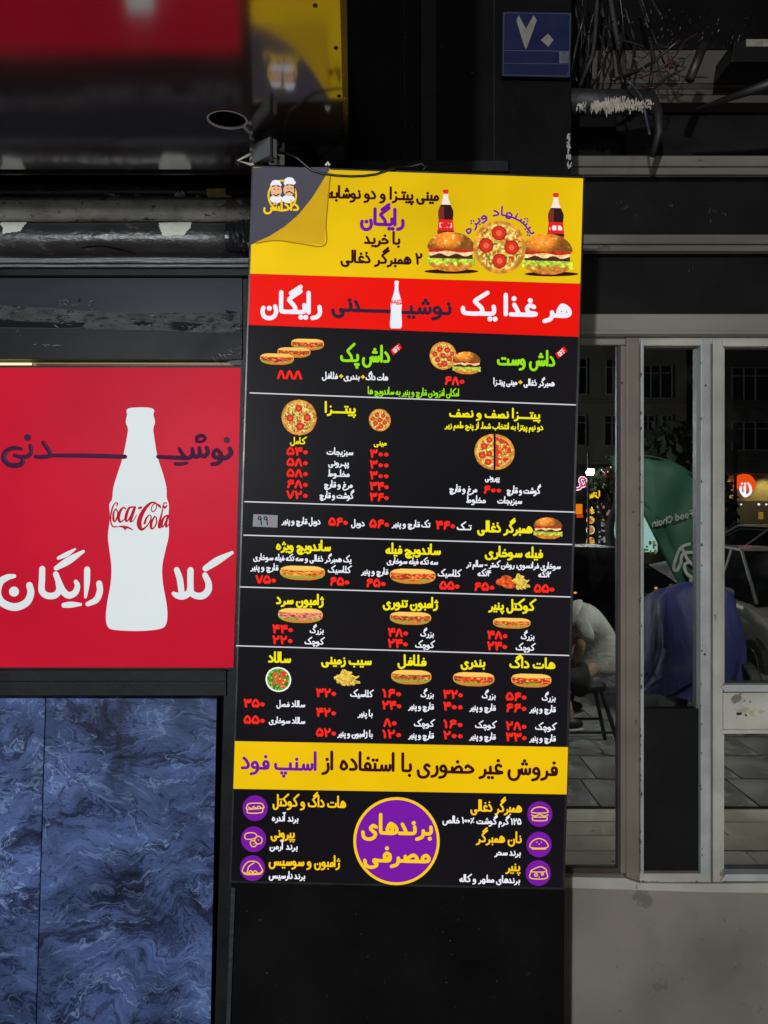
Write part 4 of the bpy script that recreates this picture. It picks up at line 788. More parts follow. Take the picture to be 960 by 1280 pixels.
build('front_fascia', MB().box((X0,yf-.02,H-.002),(xf+.01,yf,H+.55)), BLACKG, cn); build('rear_lip', MB().box((X0,yb,H-.006),(xb,yb+.012,H+.12)), BLACKG, cn, bevel=.002)
for x_, y_ in ((394,7),(420,60),(424,120)):
    p_ = onsoff(x_, y_); build('screw', MB().ball((p_[0], p_[1], H), (.005,.005,.003), 8, 4), pbr('screw_rust', (.12,.07,.03), .5) if x_ == 394 else STEEL_DK, cn, smooth=True)
#PARTC
# ------------------------------------------------------------------ SHOP FRONT on the right
WHT = pbr('old_white_paint', (.37,.35,.305), .5, var=.28, scale=5, col2=(.14,.12,.095), thr=.64, bump=.2)
HDR = pbr('header_paint', (.2,.182,.15), .5, var=.22, scale=4, col2=(.07,.06,.05), thr=.66, bump=.2, stretch=(.4,1,1))
WHB = pbr('bluish_white_paint', (.31,.325,.315), .5, var=.2, scale=9, col2=(.1,.09,.08), thr=.68, bump=.2)
TAN = pbr('tan_paint', (.15,.12,.092), .5, var=.15, scale=6, col2=(.05,.04,.03), thr=.7, bump=.12)
BEAM = pbr('beam_paint', (.115,.1,.082), .5, var=.35, scale=7, col2=(.05,.035,.03), thr=.62, bump=.2, stretch=(.25,1,1))
BRN = pbr('dark_rebate', (.03,.02,.018), .5, var=.3, scale=12, col2=(.1,.06,.04), thr=.68)
BPN = pbr('black_board', (.009,.008,.008), .45, var=.3, scale=5, col2=(.02,.02,.02), thr=.74, ior=1.2)
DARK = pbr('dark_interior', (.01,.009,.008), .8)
def glass_mat(name):
    m = bpy.data.materials.new(name); m.use_nodes = True; t = m.node_tree; N = t.nodes; L = t.links; N.clear()
    o = N.new('ShaderNodeOutputMaterial'); g = N.new('ShaderNodeBsdfGlossy'); g.inputs['Roughness'].default_value = 0.0; g.inputs['Color'].default_value = (.95,.97,.96,1)
    tr = N.new('ShaderNodeBsdfTransparent'); tr.inputs[0].default_value = (.5,.52,.5,1); lw = N.new('ShaderNodeFresnel'); lw.inputs[0].default_value = 3.0
    df = N.new('ShaderNodeBsdfDiffuse'); df.inputs[0].default_value = (.3,.3,.28,1)
    tc = N.new('ShaderNodeTexCoord'); n = N.new('ShaderNodeTexNoise'); n.inputs['Scale'].default_value = 9; n.inputs['Detail'].default_value = 8; L.new(tc.outputs['Object'], n.inputs[0])
    mr = N.new('ShaderNodeMapRange'); L.new(n.outputs[0], mr.inputs[0]); mr.inputs[1].default_value = .55; mr.inputs[2].default_value = .85; mr.inputs[3].default_value = .004; mr.inputs[4].default_value = .05
    m1 = N.new('ShaderNodeMixShader'); L.new(lw.outputs[0], m1.inputs[0]); L.new(tr.outputs[0], m1.inputs[1]); L.new(g.outputs[0], m1.inputs[2])
    m2 = N.new('ShaderNodeMixShader'); L.new(mr.outputs[0], m2.inputs[0]); L.new(m1.outputs[0], m2.inputs[1]); L.new(df.outputs[0], m2.inputs[2]); L.new(m2.outputs[0], o.inputs[0])
    return m
GLASS = glass_mat('window_glass')
wd = thing('shop_window', 'old white painted shop window and door frame with dark panes, right of the menu', 'shop window', P(860,1110,2.3))
XR = 1120
YF = 2.325
build('header', MB().rect(700,392,XR,420,YF-.02,.09), HDR, wd, bevel=.004); build('header_lip', MB().rect(700,413,XR,418,YF-.03,.0095), HDR, wd, bevel=.002)
build('frame_top_rail', MB().rect(782.5,420,XR,430,YF+.004,.08), WHT, wd, bevel=.002)
build('left_rebate', MB().rect(772,431,783,1094,YF+.014,.05), BRN, wd); build('left_rebate_top', MB().rect(700,420.5,783,431,YF+.010,.07), HDR, wd, bevel=.002)
build('mullion', MB().rect(783,420.5,799.5,1104,YF,.09), TAN, wd, bevel=.003)
build('mullion_bead', MB().rect(776,432,783.2,1092,YF+.006,.007), TAN, wd, bevel=.002)
# fixed casement between mullion and door
build('casement_left', MB().rect(801,424,805,1092,YF-.006,.05), WHB, wd, bevel=.002); build('casement_right', MB().rect(876,424,889,1104,YF-.006,.05), WHB, wd, bevel=.004)
build('casement_top', MB().rect(801,424.5,888,432,YF-.005,.045), WHT, wd, bevel=.002); build('casement_bottom', MB().rect(800,1092,889,1103,YF-.007,.05), WHT, wd, bevel=.003)
build('casement_gap', MB().rect(889.6,424,891.2,1100,YF+.02,.02), BRN, wd)
dr = build('door_stile', MB().rect(891.5,424,904,1104,YF-.002,.05), WHT, wd, bevel=.003); build('door_bead', MB().rect(901,434,906,858,YF+.008,.03), WHT, wd, bevel=.002)
build('door_top_rail', MB().rect(904,424.5,XR,433,YF-.003,.05), WHT, wd, bevel=.003)
build('door_mid_rail', MB().rect(904.3,866,XR,912,YF-.001,.05), WHT, wd, bevel=.002); build('glazing_bead', MB().px([(901,859),(907,856),(XR,856),(XR,865),(906,865)],YF-.008,.03), WHB, wd, bevel=.002)
build('glazing_bead', MB().rect(901,912.5,XR,917.5,YF-.006,.03), WHT, wd, bevel=.002); build('glazing_bead', MB().rect(901,918,905.5,1094,YF-.004,.03), WHT, wd, bevel=.002)
build('glazing_bead', MB().px([(901,1102),(908,1093),(XR,1093),(XR,1102)],YF-.010,.04), WHB, wd, bevel=.002)
mb = MB(); mb.px([(918,885),(930,884),(945,885),(957,889),(948,895),(936,896),(922,892)], YF-.0025, .0014); build('scraped_patch', mb, pbr('scraped_primer', (.38,.37,.27), .7, var=.3, scale=60), wd)
for pts in ([(920.5,891),(927,890.5),(927.5,893),(925,894),(920.7,894)], [(930.5,893),(933.5,892.7),(934,895),(932.5,895.8)], [(920,897),(921.8,896.6),(921.3,898)]): build('lock_hole', MB().px(pts, YF-.0035, .001), DARK, wd)
mb = MB(); R = random.Random(5)
for i in range(90):
    x, y, s = (R.uniform(799.5,802), R.uniform(430,1090), R.uniform(.5,2.2)) if i < 42 else (R.uniform(875.5,878), R.uniform(430,1090), R.uniform(.4,1.6)) if i < 66 else (R.gauss(R.choice([803,812,870]),4), R.uniform(1101.5,1103.5), R.uniform(.3,1.2))
    mb.px([(x-s*.4,y-s),(x-s*.5,y+s*1.6),(x+s*.4,y+s),(x+s*.5,y-s*.8)], YF-.0082-R.random()*.0006, .0006)
build('paint_chips', mb, BRN, wd, kind='stuff')
build('window_pane', MB().rect(690,432,773,1085,YG,.004), GLASS, wd, label='left pane beside the menu'); build('window_pane', MB().rect(804,430,878,886,YG+.001,.004), GLASS, wd, label='narrow middle pane')
build('window_pane', MB().rect(904,430,XR,858,YG-.001,.004), GLASS, wd, label='upper door pane'); build('window_pane', MB().rect(904,916,XR,1096,YG-.001,.004), GLASS, wd, label='lower door pane')
build('kick_board', MB().rect(803,886,879,1094,YF+.012,.009), BPN, wd, label='black board filling the foot of the middle casement')
build('sill', MB().px([(690,1096),(782,1098),(800,1104),(889,1105),(XR,1102),(XR,1119),(885,1116),(690,1110)], YF-.016, .1), WHT, wd, bevel=.003)
build('rebate_bottom', MB().rect(690,1085.5,772,1097,YF+.012,.07), BRN, wd)
# black boards and beams above
tp = thing('transom', 'black boards between brownish moulded beams above the shop window', 'transom', P(860,392,2.3))
for y0, y1 in ((194,221),(292.5,317)):
    k = y1-y0
    build('beam', MB().rect(700,y0,XR,y0+k*.5,YF-.02,.12), BEAM, tp, bevel=.004); build('beam_lower', MB().rect(700,y0+k*.55,XR,y1-3,YF-.012,.11), BEAM, tp, bevel=.003); build('beam_foot', MB().rect(700,y1-3,XR,y1,YF-.003,.1), BRN, tp)
for y0, y1 in ((120,194),(220,293),(316,393)): build('board', MB().rect(700,y0,XR,y1,YF+.03,.03), BPN, tp)
mb = MB(); R = random.Random(9)
for cx, cy, n_, sp in ((778,258,7,5),(795,270,3,2),(838,257,3,2),(890,263,6,4),(905,268,3,2),(700,250,3,9),(810,330,5,30),(870,345,5,30)):
    for i in range(n_):
        x, y, s = R.gauss(cx, sp), R.gauss(cy, sp), R.uniform(.3, 1.3); mb.px([(x,y-s*2),(x-s*.5,y+s),(x+s*.2,y+s*1.6),(x+s*.5,y-s)], YF+.029-R.random()*.002, .0008)
build('smudges', mb, pbr('smudge', (.06,.055,.05), .8), tp, kind='stuff')
# plaster wall under the window
PL = pbr('stained_plaster', (.182,.16,.135), .75, var=.3, scale=2.3, bump=.15, detail=12, col2=(.13,.115,.1), thr=.63)
build('low_wall', MB().px([(700,1110),(885,1115),(XR,1118),(XR,1450),(700,1450)], YF-.002, .25), PL, label='stained grey plaster wall under the old shop window', cat='wall')
R = random.Random(77); mb = MB()
for i in range(34):
    x, y, s = R.gauss(R.choice([780,800,830,930]), 24), R.uniform(1135, 1275), R.uniform(.15, .6)
    if x > 712: mb.px([(x,y-s*R.uniform(1,2)),(x-s,y),(x-s*.2,y+s*R.uniform(1,2.2)),(x+s*R.uniform(.5,1.5),y)], YF-.0045, .001)
build('wall_pits', mb, BRN, kind='stuff', label='small dark chips in the stained plaster', cat='chips')
for x, y, r_ in ((882,482,1.4),(881,818,1.5),(777.5,478,1.2),(792,640,.9)): build('screw_hole', MB().ball(P(x,y,YF-.006), r_*.0024, 8, 5), RUBBER, wd, smooth=True)
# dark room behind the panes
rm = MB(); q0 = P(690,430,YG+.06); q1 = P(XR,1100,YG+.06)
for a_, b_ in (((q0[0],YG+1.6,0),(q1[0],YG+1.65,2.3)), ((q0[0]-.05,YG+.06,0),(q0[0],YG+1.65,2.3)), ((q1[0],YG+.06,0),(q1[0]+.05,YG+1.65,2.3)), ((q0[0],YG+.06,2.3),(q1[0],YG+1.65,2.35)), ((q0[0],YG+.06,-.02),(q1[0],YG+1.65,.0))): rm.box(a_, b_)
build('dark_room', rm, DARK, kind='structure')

# ------------------------------------------------------------------ clutter above the transom
CH = pbr('cream_channel', (.055,.045,.036), .5, var=.2, scale=5, col2=(.05,.04,.035), thr=.68, stretch=(.3,1,1))
cb_ = thing('ceiling_channel', 'dull cream channel boards high on the wall above the black transom', 'channel', P(860,130,2.28))
build('upper_board', MB().rect(740,62,XR,104,2.3,.05), CH, cb_, bevel=.004); build('groove', MB().rect(740,104,XR,111,2.305,.04), BRN, cb_); build('lower_board', MB().rect(745,111,XR,118,2.29,.06), CH, cb_, bevel=.003); build('lower_lip', MB().rect(752,118.5,XR,128,2.282,.06), CH, cb_, bevel=.003)
build('top_black_board', MB().rect(700,-120,XR,62,2.33,.04), BLACK, cb_); build('corner_board', MB().rect(700,60,770,196,2.325,.02), BLACK, cb_)  # plain black boards behind the wires and pipes
lg_ = thing('pipe_lagging', 'dark pipe wrapped in torn pale insulation beside the blue number plate', 'pipe', P(765,140,2.1))
a = P(708,127,2.12); b_ = P(812,128,2.16)
build('pipe', MB().tube([a, P(760,129,2.13), b_, P(822,140,2.17), P(824,165,2.18), P(815,196,2.2)], [.034,.034,.031,.015,.011,.008], 14), pbr('lagging_black', (.012,.012,.013), .6, bump=.3), lg_, smooth=True)
mb = MB(); R = random.Random(21)
for i in range(300):
    x = R.choice([728,742,748,757,763,768,774,782,790,801,810])+R.gauss(0,3.2); hh = max(2.5, 12-abs(x-760)/6)*R.uniform(.4,1.1); y = 131+R.gauss(0,3.5)-hh*.35; s = R.uniform(.3,1.3)
    yy = 2.135 - .036*math.sqrt(max(.05, 1-((y-128)/18)**2)) - R.random()*.006; k_ = R.gauss(0,.8)
    mb.px([(x-s,y+R.uniform(0,2)),(x-s*.8+k_*.5,y+hh*.6),(x+k_,y+hh),(x+s*.7+k_*.4,y+hh*.55),(x+s,y+R.uniform(-1,1)),(x+s*.1,y-hh*.25)], yy, .0012)
build('torn_foil', mb, pbr('foil_pale', (.33,.29,.24), .8, var=.3, scale=60), lg_, kind='stuff')
def cable(pts, r, mat, label, name='cable', cat='cable', Y=2.1, grp='cables hanging above the transom'):
    r *= .68
    q = [P(x, y, Y+.03*math.sin(i*.3+pts[0][0])) for i, (x, y) in enumerate(cr(pts, 5))]
    return build(name, MB().tube(q, r, 7), mat, smooth=True, label=label, cat=cat, group=grp)
GC = pbr('grey_conduit', (.022,.02,.019), .7, var=.4, scale=40, bump=.3); RC = pbr('red_wire', (.04,.012,.01), .5); BC = pbr('blue_wire', (.045,.055,.075), .5)
cable([(760,-20),(768,30),(776,70),(783,100)], .011, GC, 'thick grey conduit dropping from the top to the torn insulation', Y=2.16)
cable([(773,-20),(779,40),(772,80),(780,104)], .004, RUBBER, 'thin black lead running beside the thick grey conduit', Y=2.12)
cable([(783,100),(792,108),(803,125),(808,150),(812,168)], .0045, BC, 'bluish lead hanging over the torn insulation with a loose end', Y=2.08)
cable([(800,98),(822,88),(842,72),(856,52),(872,42)], .003, RC, 'red wire arching right from the torn insulation', Y=2.1)
cable([(798,106),(812,110),(828,104),(836,86),(834,60)], .0028, RC, 'red wire looping back up below the arching one', Y=2.1)
cable([(765,100),(790,92),(812,80),(850,50)], .007, RUBBER, 'black sheathed cable slanting up over the cream boards', Y=2.14)
cable([(725,108),(734,85),(742,60),(748,-20)], .008, GC, 'grey conduit just right of the blue number plate', Y=2.15)
cable([(712,100),(722,50),(730,20),(735,-20)], .006, RUBBER, 'black cable nearest the blue number plate', Y=2.13)
cable([(738,112),(750,90),(760,66),(764,60)], .005, RUBBER, 'short black cable behind the thick grey conduit', Y=2.17)
cable([(812,-10),(818,6),(826,19)], .0035, GC, 'stub of grey lead sticking down at the top edge', Y=2.0)
mb = MB(); R = random.Random(31)
for i in range(20):
    x0_ = R.uniform(716, 800); x1_ = x0_+R.gauss(6, 16); y1_ = R.uniform(70, 118); ys = R.uniform(-20, 30); xm = (x0_+x1_)/2+R.gauss(0, 9)
    mb.tube([P(x, y, 2.2+R.uniform(-.02,.02)) for x, y in cr([(x0_,ys),(xm,(ys+y1_)/2),(x1_,y1_)], 5)], R.uniform(.0012, .0035), 5)
for i in range(16):
    x0_ = R.uniform(770, 850); y0_ = R.uniform(50, 100); mb.tube([P(x, y, 2.15) for x, y in cr([(x0_,y0_),(x0_+R.gauss(10,8),y0_+R.gauss(8,8)),(x0_+R.gauss(22,14),y0_+R.gauss(0,14))], 5)], R.uniform(.001, .0022), 5)
build('wire_tangle', mb, pbr('tangle_wire', (.009,.008,.008), .6, var=.5, scale=60), kind='stuff', label='tangle of thin dark wires beside the blue number plate', cat='wires')
mb = MB(); mb.tube([P(880,55,2.05), P(862,100,2.05)], .013, 10); build('hanging_rod', mb, pbr('rod_black', (.012,.011,.011), .5), smooth=True, label='stubby black rod hanging in front of the cream boards', cat='rod')
mb = MB(); mb.tube([P(1000,92,1.95), P(945,111,2.0), P(870,137,2.1)], [.014,.012,.004], 10); build('slanting_bar', mb, pbr('bar_black', (.01,.01,.01), .5), smooth=True, label='black bar slanting down from the right edge over the cream boards', cat='bar')
bx = thing('junction_box', 'black box with a pale label at the right edge above the cream boards', 'junction box', P(940,76,2.1))
build('case', MB().px([(918,50),(914,77),(1010,77),(1010,50)], 2.12, .12), BPN, bx, bevel=.003); build('paper_label', MB().rect(933,49,1000,58,2.115,.004), pbr('box_label', (.17,.16,.13), .6, var=.3, scale=80), bx)
build('loose_tab', MB().px([(836,73),(845,76),(849,82),(838,84),(834,80)], 2.2, .01), RC, label='small dark red tab stuck on the cream boards', cat='tab')
mb = MB(); R = random.Random(3)
for i in range(110):
    x, y, s = R.uniform(722, 940), R.gauss(40, 14), abs(R.gauss(0,.7))+.25; a_ = R.uniform(.4, 1.2); mb.px([(x,y),(x-.5*s,y+s*2.2),(x+s*.4,y+s*1.2),(x+s*a_,y-s)], 2.31-R.random()*.01, .002)
build('debris', mb, pbr('debris_grey', (.09,.08,.075), .7, var=.6, scale=60), kind='stuff', label='flakes and scraps caught above the cream boards', cat='debris')

# ================================================================== THE STREET behind the camera, seen mirrored in the panes
RD = -.30
gm = pbr('asphalt', (.04,.04,.042), .8, var=.25, scale=6, bump=.3)
build('ground', MB().box((-70,-90,-.6),(70,8,RD-.02)), pbr('ground_dark', (.05,.048,.045), .9), kind='structure')
build('road', MB().box((-40,-15.5,RD-.019),(40,-2.9,RD)), gm, kind='structure')
STN = pbr('apron_stone', (.46,.44,.36), .6, var=.25, scale=4, bump=.3, col2=(.12,.11,.09), thr=.64)
TIL = pbr('pavement_tile', (.15,.155,.145), .65, var=.5, scale=4, bump=.4, col2=(.27,.27,.25), thr=.6)
pv = MB().box((-8,-2.75,-.3),(14,2.3,-.012)); pvo = build('pavement', pv, pbr('joint_grout', (.05,.05,.045), .9), kind='structure')
build('kerb', MB().box((-8,-2.9,-.3),(14,-2.752,.005)), STN, kind='structure', bevel=.01)
tm = None; s_ = .42
for j in range(8):
    for i in range(13):
        cx_, cy_ = .3+(i+.5)*s_+(j % 2)*.1, .65-(j+.5)*s_
        if tm is None:
            o = build('tile', MB().box((cx_-.204,cy_-.204,-.011),(cx_+.204,cy_+.204,.0)), TIL, pvo); tm = o; base_c = Vector((cx_, cy_, 0))
        else:
            o = tm.copy(); COL.objects.link(o); o.location = Vector((cx_, cy_, 0))-base_c+Vector((0,0,random.uniform(-.003,.002)))
ap = None
for j in range(7):
    for i in range(5):
        cx_, cy_ = .4+(i+.5)*.9+(j % 2)*.35, .665+(j+.5)*.165+.02
        if ap is None:
            o = build('stone', MB().box((cx_-.446,cy_-.0795,-.011),(cx_+.446,cy_+.0795,.001)), STN, pvo); ap = o; bc2 = Vector((cx_, cy_, 0))
        else:
            o = ap.copy(); COL.objects.link(o); o.location = Vector((cx_, cy_, 0))-bc2+Vector((0,0,random.uniform(-.002,.002)))
def mpx(mb, pts, d, depth): return mb.prism([M(x, y, d) for x, y in pts], (0, -depth, 0))
def mrect(x0, y0, x1, y1, d, depth): return mpx(MB(), [(x0,y0),(x0,y1),(x1,y1),(x1,y0)], d, depth)

# feather flag
FG = pbr('flag_green', (.03,.135,.085), .6, var=.12, scale=3, bump=.1); FT = pbr('flag_print', (.55,.6,.55), .6)
DF = 7.0
fo = thing('feather_flag', 'green feather flag reading Food Chain, mirrored in the window right of the menu', 'flag', M(850,860,DF))
edge_r = cr([(758,571),(785,570),(815,571),(845,580),(868,596),(885,616),(897,650),(903,700),(898,745),(892,800)], 4); edge_l = cr([(892,800),(862,760),(850,735),(830,695),(805,645),(785,608),(768,590),(758,571)], 4)
pts = edge_r+edge_l[1:-1]; c0 = (835, 660); vs = [M(*c0, DF)]; rings = 5
for r_ in range(1, rings+1):
    for x, y in pts:
        X, Y_ = c0[0]+(x-c0[0])*r_/rings, c0[1]+(y-c0[1])*r_/rings; vs.append(M(X, Y_, DF+.03*math.sin(X*.09+Y_*.05)))
L_ = len(pts); fs = [(0, 1+i, 1+(i+1) % L_) for i in range(L_)]+[(1+(r_-1)*L_+i, 1+r_*L_+i, 1+r_*L_+(i+1) % L_, 1+(r_-1)*L_+(i+1) % L_) for r_ in range(1, rings) for i in range(L_)]
fb = MB().add(vs, fs); fo_ = build('banner', fb, FG, fo, smooth=True); sm = fo_.modifiers.new('thick', 'SOLIDIFY'); sm.thickness = .003
build('pole', MB().tube([M(x, y, DF+.01) for x, y in edge_r], .012, 8), pbr('flag_pole', (.03,.06,.045), .5), fo, smooth=True); build('pole_foot', MB().tube([M(892,800,DF+.01), M(893,862,DF)], .014, 8), STEEL_DK, fo)
# lettering: real reading direction runs towards -X seen from the mirror, so the reflection is reversed as in the photo
LAT = {'n': (.5,[[(.08,.5),(.08,0)],[(.08,.32),(.25,.5),(.42,.36),(.42,0)]]), 'i': (.2,[[(.1,.5),(.1,0)],[(.1,.68),(.1,.69)]]), 'a': (.5,[[(.42,.5),(.42,0)],[(.42,.25),(.25,.5),(.08,.25),(.25,0),(.42,.25)]]),
 'h': (.5,[[(.08,.75),(.08,0)],[(.08,.32),(.25,.5),(.42,.36),(.42,0)]]), 'C': (.6,[[(.52,.6),(.32,.75),(.08,.38),(.32,0),(.52,.15)]]), 'd': (.5,[[(.42,.75),(.42,0)],[(.42,.25),(.25,.5),(.08,.25),(.25,0),(.42,.25)]]),
 'o': (.5,[[(.25,.5),(.08,.25),(.25,0),(.42,.25),(.25,.5)]]), 'F': (.5,[[(.45,.75),(.1,.75),(.1,0)],[(.1,.4),(.4,.4)]]), 't': (.35,[[(.15,.7),(.15,.05),(.3,0)],[(.02,.5),(.3,.5)]]), 's': (.42,[[(.36,.42),(.2,.5),(.08,.38),(.2,.27),(.34,.14),(.2,0),(.05,.08)]]), ' ': (.28,[])}
def latin(text, x0, x1, y0, y1, em, hw, d, mat, parent, to=M, mirror=True):
    g = [LAT[c] for c in text]; Wt = sum(q[0] for q in g); mb = MB(); pen = 0
    for wd_, st in g:
        for s in st:
            q = []
            for x, y in (cr(s) if len(s) > 3 else s):
                t = (pen+x)/Wt; q.append((x0+(x1-x0)*t, y0+(y1-y0)*t-y*em))
            ribbon(mb, q, hw, d, .002, to)
        pen += wd_
    return build('lettering', mb, mat, parent, fixn=False)
latin('Fast Food Chain'[2:], 879, 815, 642, 659, 10.5, .75, DF-.04, FT, fo)
mb = MB()
for s in ([(862,680),(852,684),(846,695),(842,710),(846,713),(851,704),(854,692),(870,690),(885,685)],[(885,703),(868,706),(860,700),(856,692),(852,684)],[(885,718),(868,722),(858,716),(856,706),(862,702)],[(885,733),(872,737),(864,730),(864,722)]): ribbon(mb, cr(s), 1.9, DF-.04, .002, M)
build('brand_mark', mb, FT, fo, fixn=False)

# covered motorbike
BV = pbr('cover_blue', (.032,.042,.165), .65, var=.25, scale=2.5, bump=1.0, stretch=(1.6,1,.5))
mc = thing('covered_motorbike', 'motorbike under a blue cover mirrored in the door pane', 'motorbike', M(880,911,5.5))
lv = [(736,905,914,.10),(738,884,924,.16),(741,846,930,.24),(752,832,933,.28),(775,826,936,.34),(810,821,939,.40),(845,818,941,.45),(868,815,943,.48)]
n_ = 72; vs = []; R = random.Random(2); D0 = 5.5; fold = [R.gauss(0, 1) for _ in range(n_)]
fold = [(fold[i]*1.0+fold[i-1]*.6+fold[i-2]*.2) for i in range(n_)]
for li, (y, xa, xb_, ry_) in enumerate(lv):
    xc_ = (xa+xb_)/2; rx_ = (xb_-xa)/2
    for i in range(n_):
        t = 2*math.pi*i/n_+.06*li*math.sin(li); f_ = 1+.028*fold[(i+li//3) % n_]*(li/7)+.04*math.sin(6*t+li*.5)*(li/7+.2)
        p = M(xc_+rx_*max(-1, min(1, 1.25*math.cos(t)))*f_, y+(3.5*math.sin(2*t+.6)+2*math.sin(5*t) if li < 5 else 0), D0); vs.append((p[0], p[1]-.3+ry_*f_*math.sin(t), p[2]))
fs = [(l*n_+i, l*n_+(i+1) % n_, (l+1)*n_+(i+1) % n_, (l+1)*n_+i) for l in range(len(lv)-1) for i in range(n_)]+[tuple(range(n_))]
build('cover', MB().add(vs, fs), BV, mc, smooth=True)
TY = pbr('tyre', (.015,.015,.015), .6)
for x_, yw_, rw in ((932,-.82,.24),(862,-1.15,.24)):
    cx_ = (x_-480)*5.5/962; w_o = build('wheel', MB().tube([(cx_-.045,yw_,rw),(cx_+.045,yw_,rw)], rw, 26), TY, mc, bevel=.02); build('hub', MB().tube([(cx_-.055,yw_,rw),(cx_+.055,yw_,rw)], .06, 12), pbr('hub_metal', (.4,.4,.4), .3, metal=.8), w_o)

# seated person and stool
DPp = 5.05
st_ = thing('bar_stool', 'dark stool under the seated person, mirrored in the left pane', 'stool', M(732,935,DPp))
sx, sy_, sz = M(730,857,DPp)
build('seat', MB().tube([(sx,sy_,sz-.02),(sx,sy_,sz+.02)], .14, 24), pbr('stool_seat', (.015,.014,.014), .35), st_, bevel=.01)
for ax, ay in ((.13,.13),(-.13,.13),(.13,-.13),(-.13,-.13)): build('leg', MB().tube([(sx+ax*.7,sy_+ay*.7,sz-.02),(sx+ax*1.5,sy_+ay*1.5,0)], .014, 8), STEEL_DK, st_)
for a_, b_ in (((1,1),(1,-1)),((1,-1),(-1,-1)),((-1,-1),(-1,1)),((-1,1),(1,1))): build('stretcher', MB().tube([(sx+a_[0]*.165,sy_+a_[1]*.165,.15),(sx+b_[0]*.165,sy_+b_[1]*.165,.15)], .008, 6), STEEL_DK, st_)
def skin(name, pts, edges, mat, parent=None, sub=2, **kw):
    o = build(name, MB(), mat, parent, **kw); off = ORG.get(parent.name) if parent is not None else Vector((0,0,0))
    me = o.data; me.from_pydata([tuple(Vector(p[:3])-off) for p in pts], edges, []); me.update()
    m = o.modifiers.new('skin', 'SKIN'); m.use_smooth_shade = True
    for v, p in zip(me.skin_vertices[0].data, pts): v.radius = (p[3], p[4] if len(p) > 4 else p[3])
    me.skin_vertices[0].data[0].use_root = True
    s = o.modifiers.new('sub', 'SUBSURF'); s.levels = s.render_levels = sub; return o
SKN = pbr('skin', (.42,.27,.19), .5, var=.08); SHT = pbr('pale_shirt', (.55,.58,.53), .8, var=.15, scale=7, bump=.5); TRS = pbr('dark_trousers', (.02,.02,.022), .8); HR = pbr('dark_hair', (.015,.012,.01), .5)
pe = thing('person', 'person in a pale grey shirt bent forward on a stool, mirrored beside the menu', 'person', M(735,935,DPp))
def j(px, py, dy=0, r=.06, r2=None): p = M(px, py, DPp); return (p[0], p[1]+dy, p[2], r) + ((r2,) if r2 else ())
body = [j(738,838,0,.075,.09), j(741,818,0,.07,.09), j(734,796,0,.07,.1), j(722,777,0,.065,.1), j(710,762,0,.045), j(700,752,0,.045),
        j(722,779,.15,.045), j(716,800,.19,.04), j(712,818,.15,.034), j(722,779,-.15,.045), j(716,800,-.19,.04), j(712,818,-.15,.034),
        j(728,842,.09,.06), j(690,842,.13,.055), j(702,876,.13,.042), j(706,898,.13,.035), j(728,842,-.09,.06), j(688,842,-.13,.055), j(704,872,-.13,.042), j(716,890,-.13,.035)]
bd = skin('body', body, [(0,1),(1,2),(2,3),(3,4),(4,5),(3,6),(6,7),(7,8),(3,9),(9,10),(10,11),(0,12),(12,13),(13,14),(14,15),(0,16),(16,17),(17,18),(18,19)], SKN, pe)
skin('shirt', [j(740,846,0,.115,.19), j(743,828,0,.115,.2), j(738,804,0,.115,.2), j(727,782,0,.11,.19), j(714,766,0,.085,.15), j(706,759,0,.055,.07), j(724,783,.16,.08), j(719,798,.19,.066), j(724,783,-.16,.08), j(719,798,-.19,.066)], [(0,1),(1,2),(2,3),(3,4),(4,5),(3,6),(6,7),(3,8),(8,9)], SHT, pe)
skin('trousers', [j(737,845,0,.09,.15), j(720,845,.11,.075), j(690,843,.13,.068), j(701,876,.13,.055), j(720,845,-.11,.075), j(688,843,-.13,.068), j(704,870,-.13,.055)], [(0,1),(1,2),(2,3),(0,4),(4,5),(5,6)], TRS, pe)
hx_, hy_, hz_ = M(685,742,DPp)
hd = build('head', MB().ball((hx_,hy_,hz_), (.095,.078,.115), 20, 14), SKN, pe, smooth=True); build('nose', MB().ball((hx_-.1,hy_,hz_-.015), (.02,.012,.02), 8, 6), SKN, hd, smooth=True)
for s in (-1, 1):
    build('ear', MB().ball((hx_+.005,hy_+s*.08,hz_-.01), (.018,.008,.03), 8, 6), SKN, hd, smooth=True); build('eye', MB().ball((hx_-.085,hy_+s*.032,hz_+.01), .012, 8, 6), HR, hd, smooth=True)
build('mouth', MB().ball((hx_-.088,hy_,hz_-.055), (.008,.022,.005), 8, 5), pbr('lips', (.3,.12,.1), .5), hd, smooth=True); build('hair', MB().ball((hx_+.018,hy_,hz_+.03), (.098,.088,.105), 18, 12), HR, pe, smooth=True)
for s, (wx, wy) in ((1,(711,820)),(-1,(711,820))):
    w0 = Vector(M(wx, wy, DPp)) + Vector((0, s*.16, 0)); hp = [(*w0, .03), (*(w0+Vector((-.05,-s*.02,-.02))), .034, .02)]; ed = [(0,1)]
    for k in range(4):
        b0 = w0+Vector((-.08,-s*.02+(k-1.5)*.02,-.025)); L0 = (.04,.048,.044,.034)[k]; i0 = len(hp)
        hp += [(*b0, .01), (*(b0+Vector((-L0*.8,0,-.01))), .009), (*(b0+Vector((-L0*1.3,0,-.035))), .008)]; ed += [(1,i0),(i0,i0+1),(i0+1,i0+2)]
    i0 = len(hp); hp += [(*(w0+Vector((-.03,-s*.045,-.02))), .011), (*(w0+Vector((-.055,-s*.06,-.035))), .009)]; ed += [(0,i0),(i0,i0+1)]
    skin('hand', hp, ed, SKN, pe, 1)
SHO = pbr('shoe_black', (.02,.02,.02), .5); SOL = pbr('sole_white', (.55,.55,.48), .6)
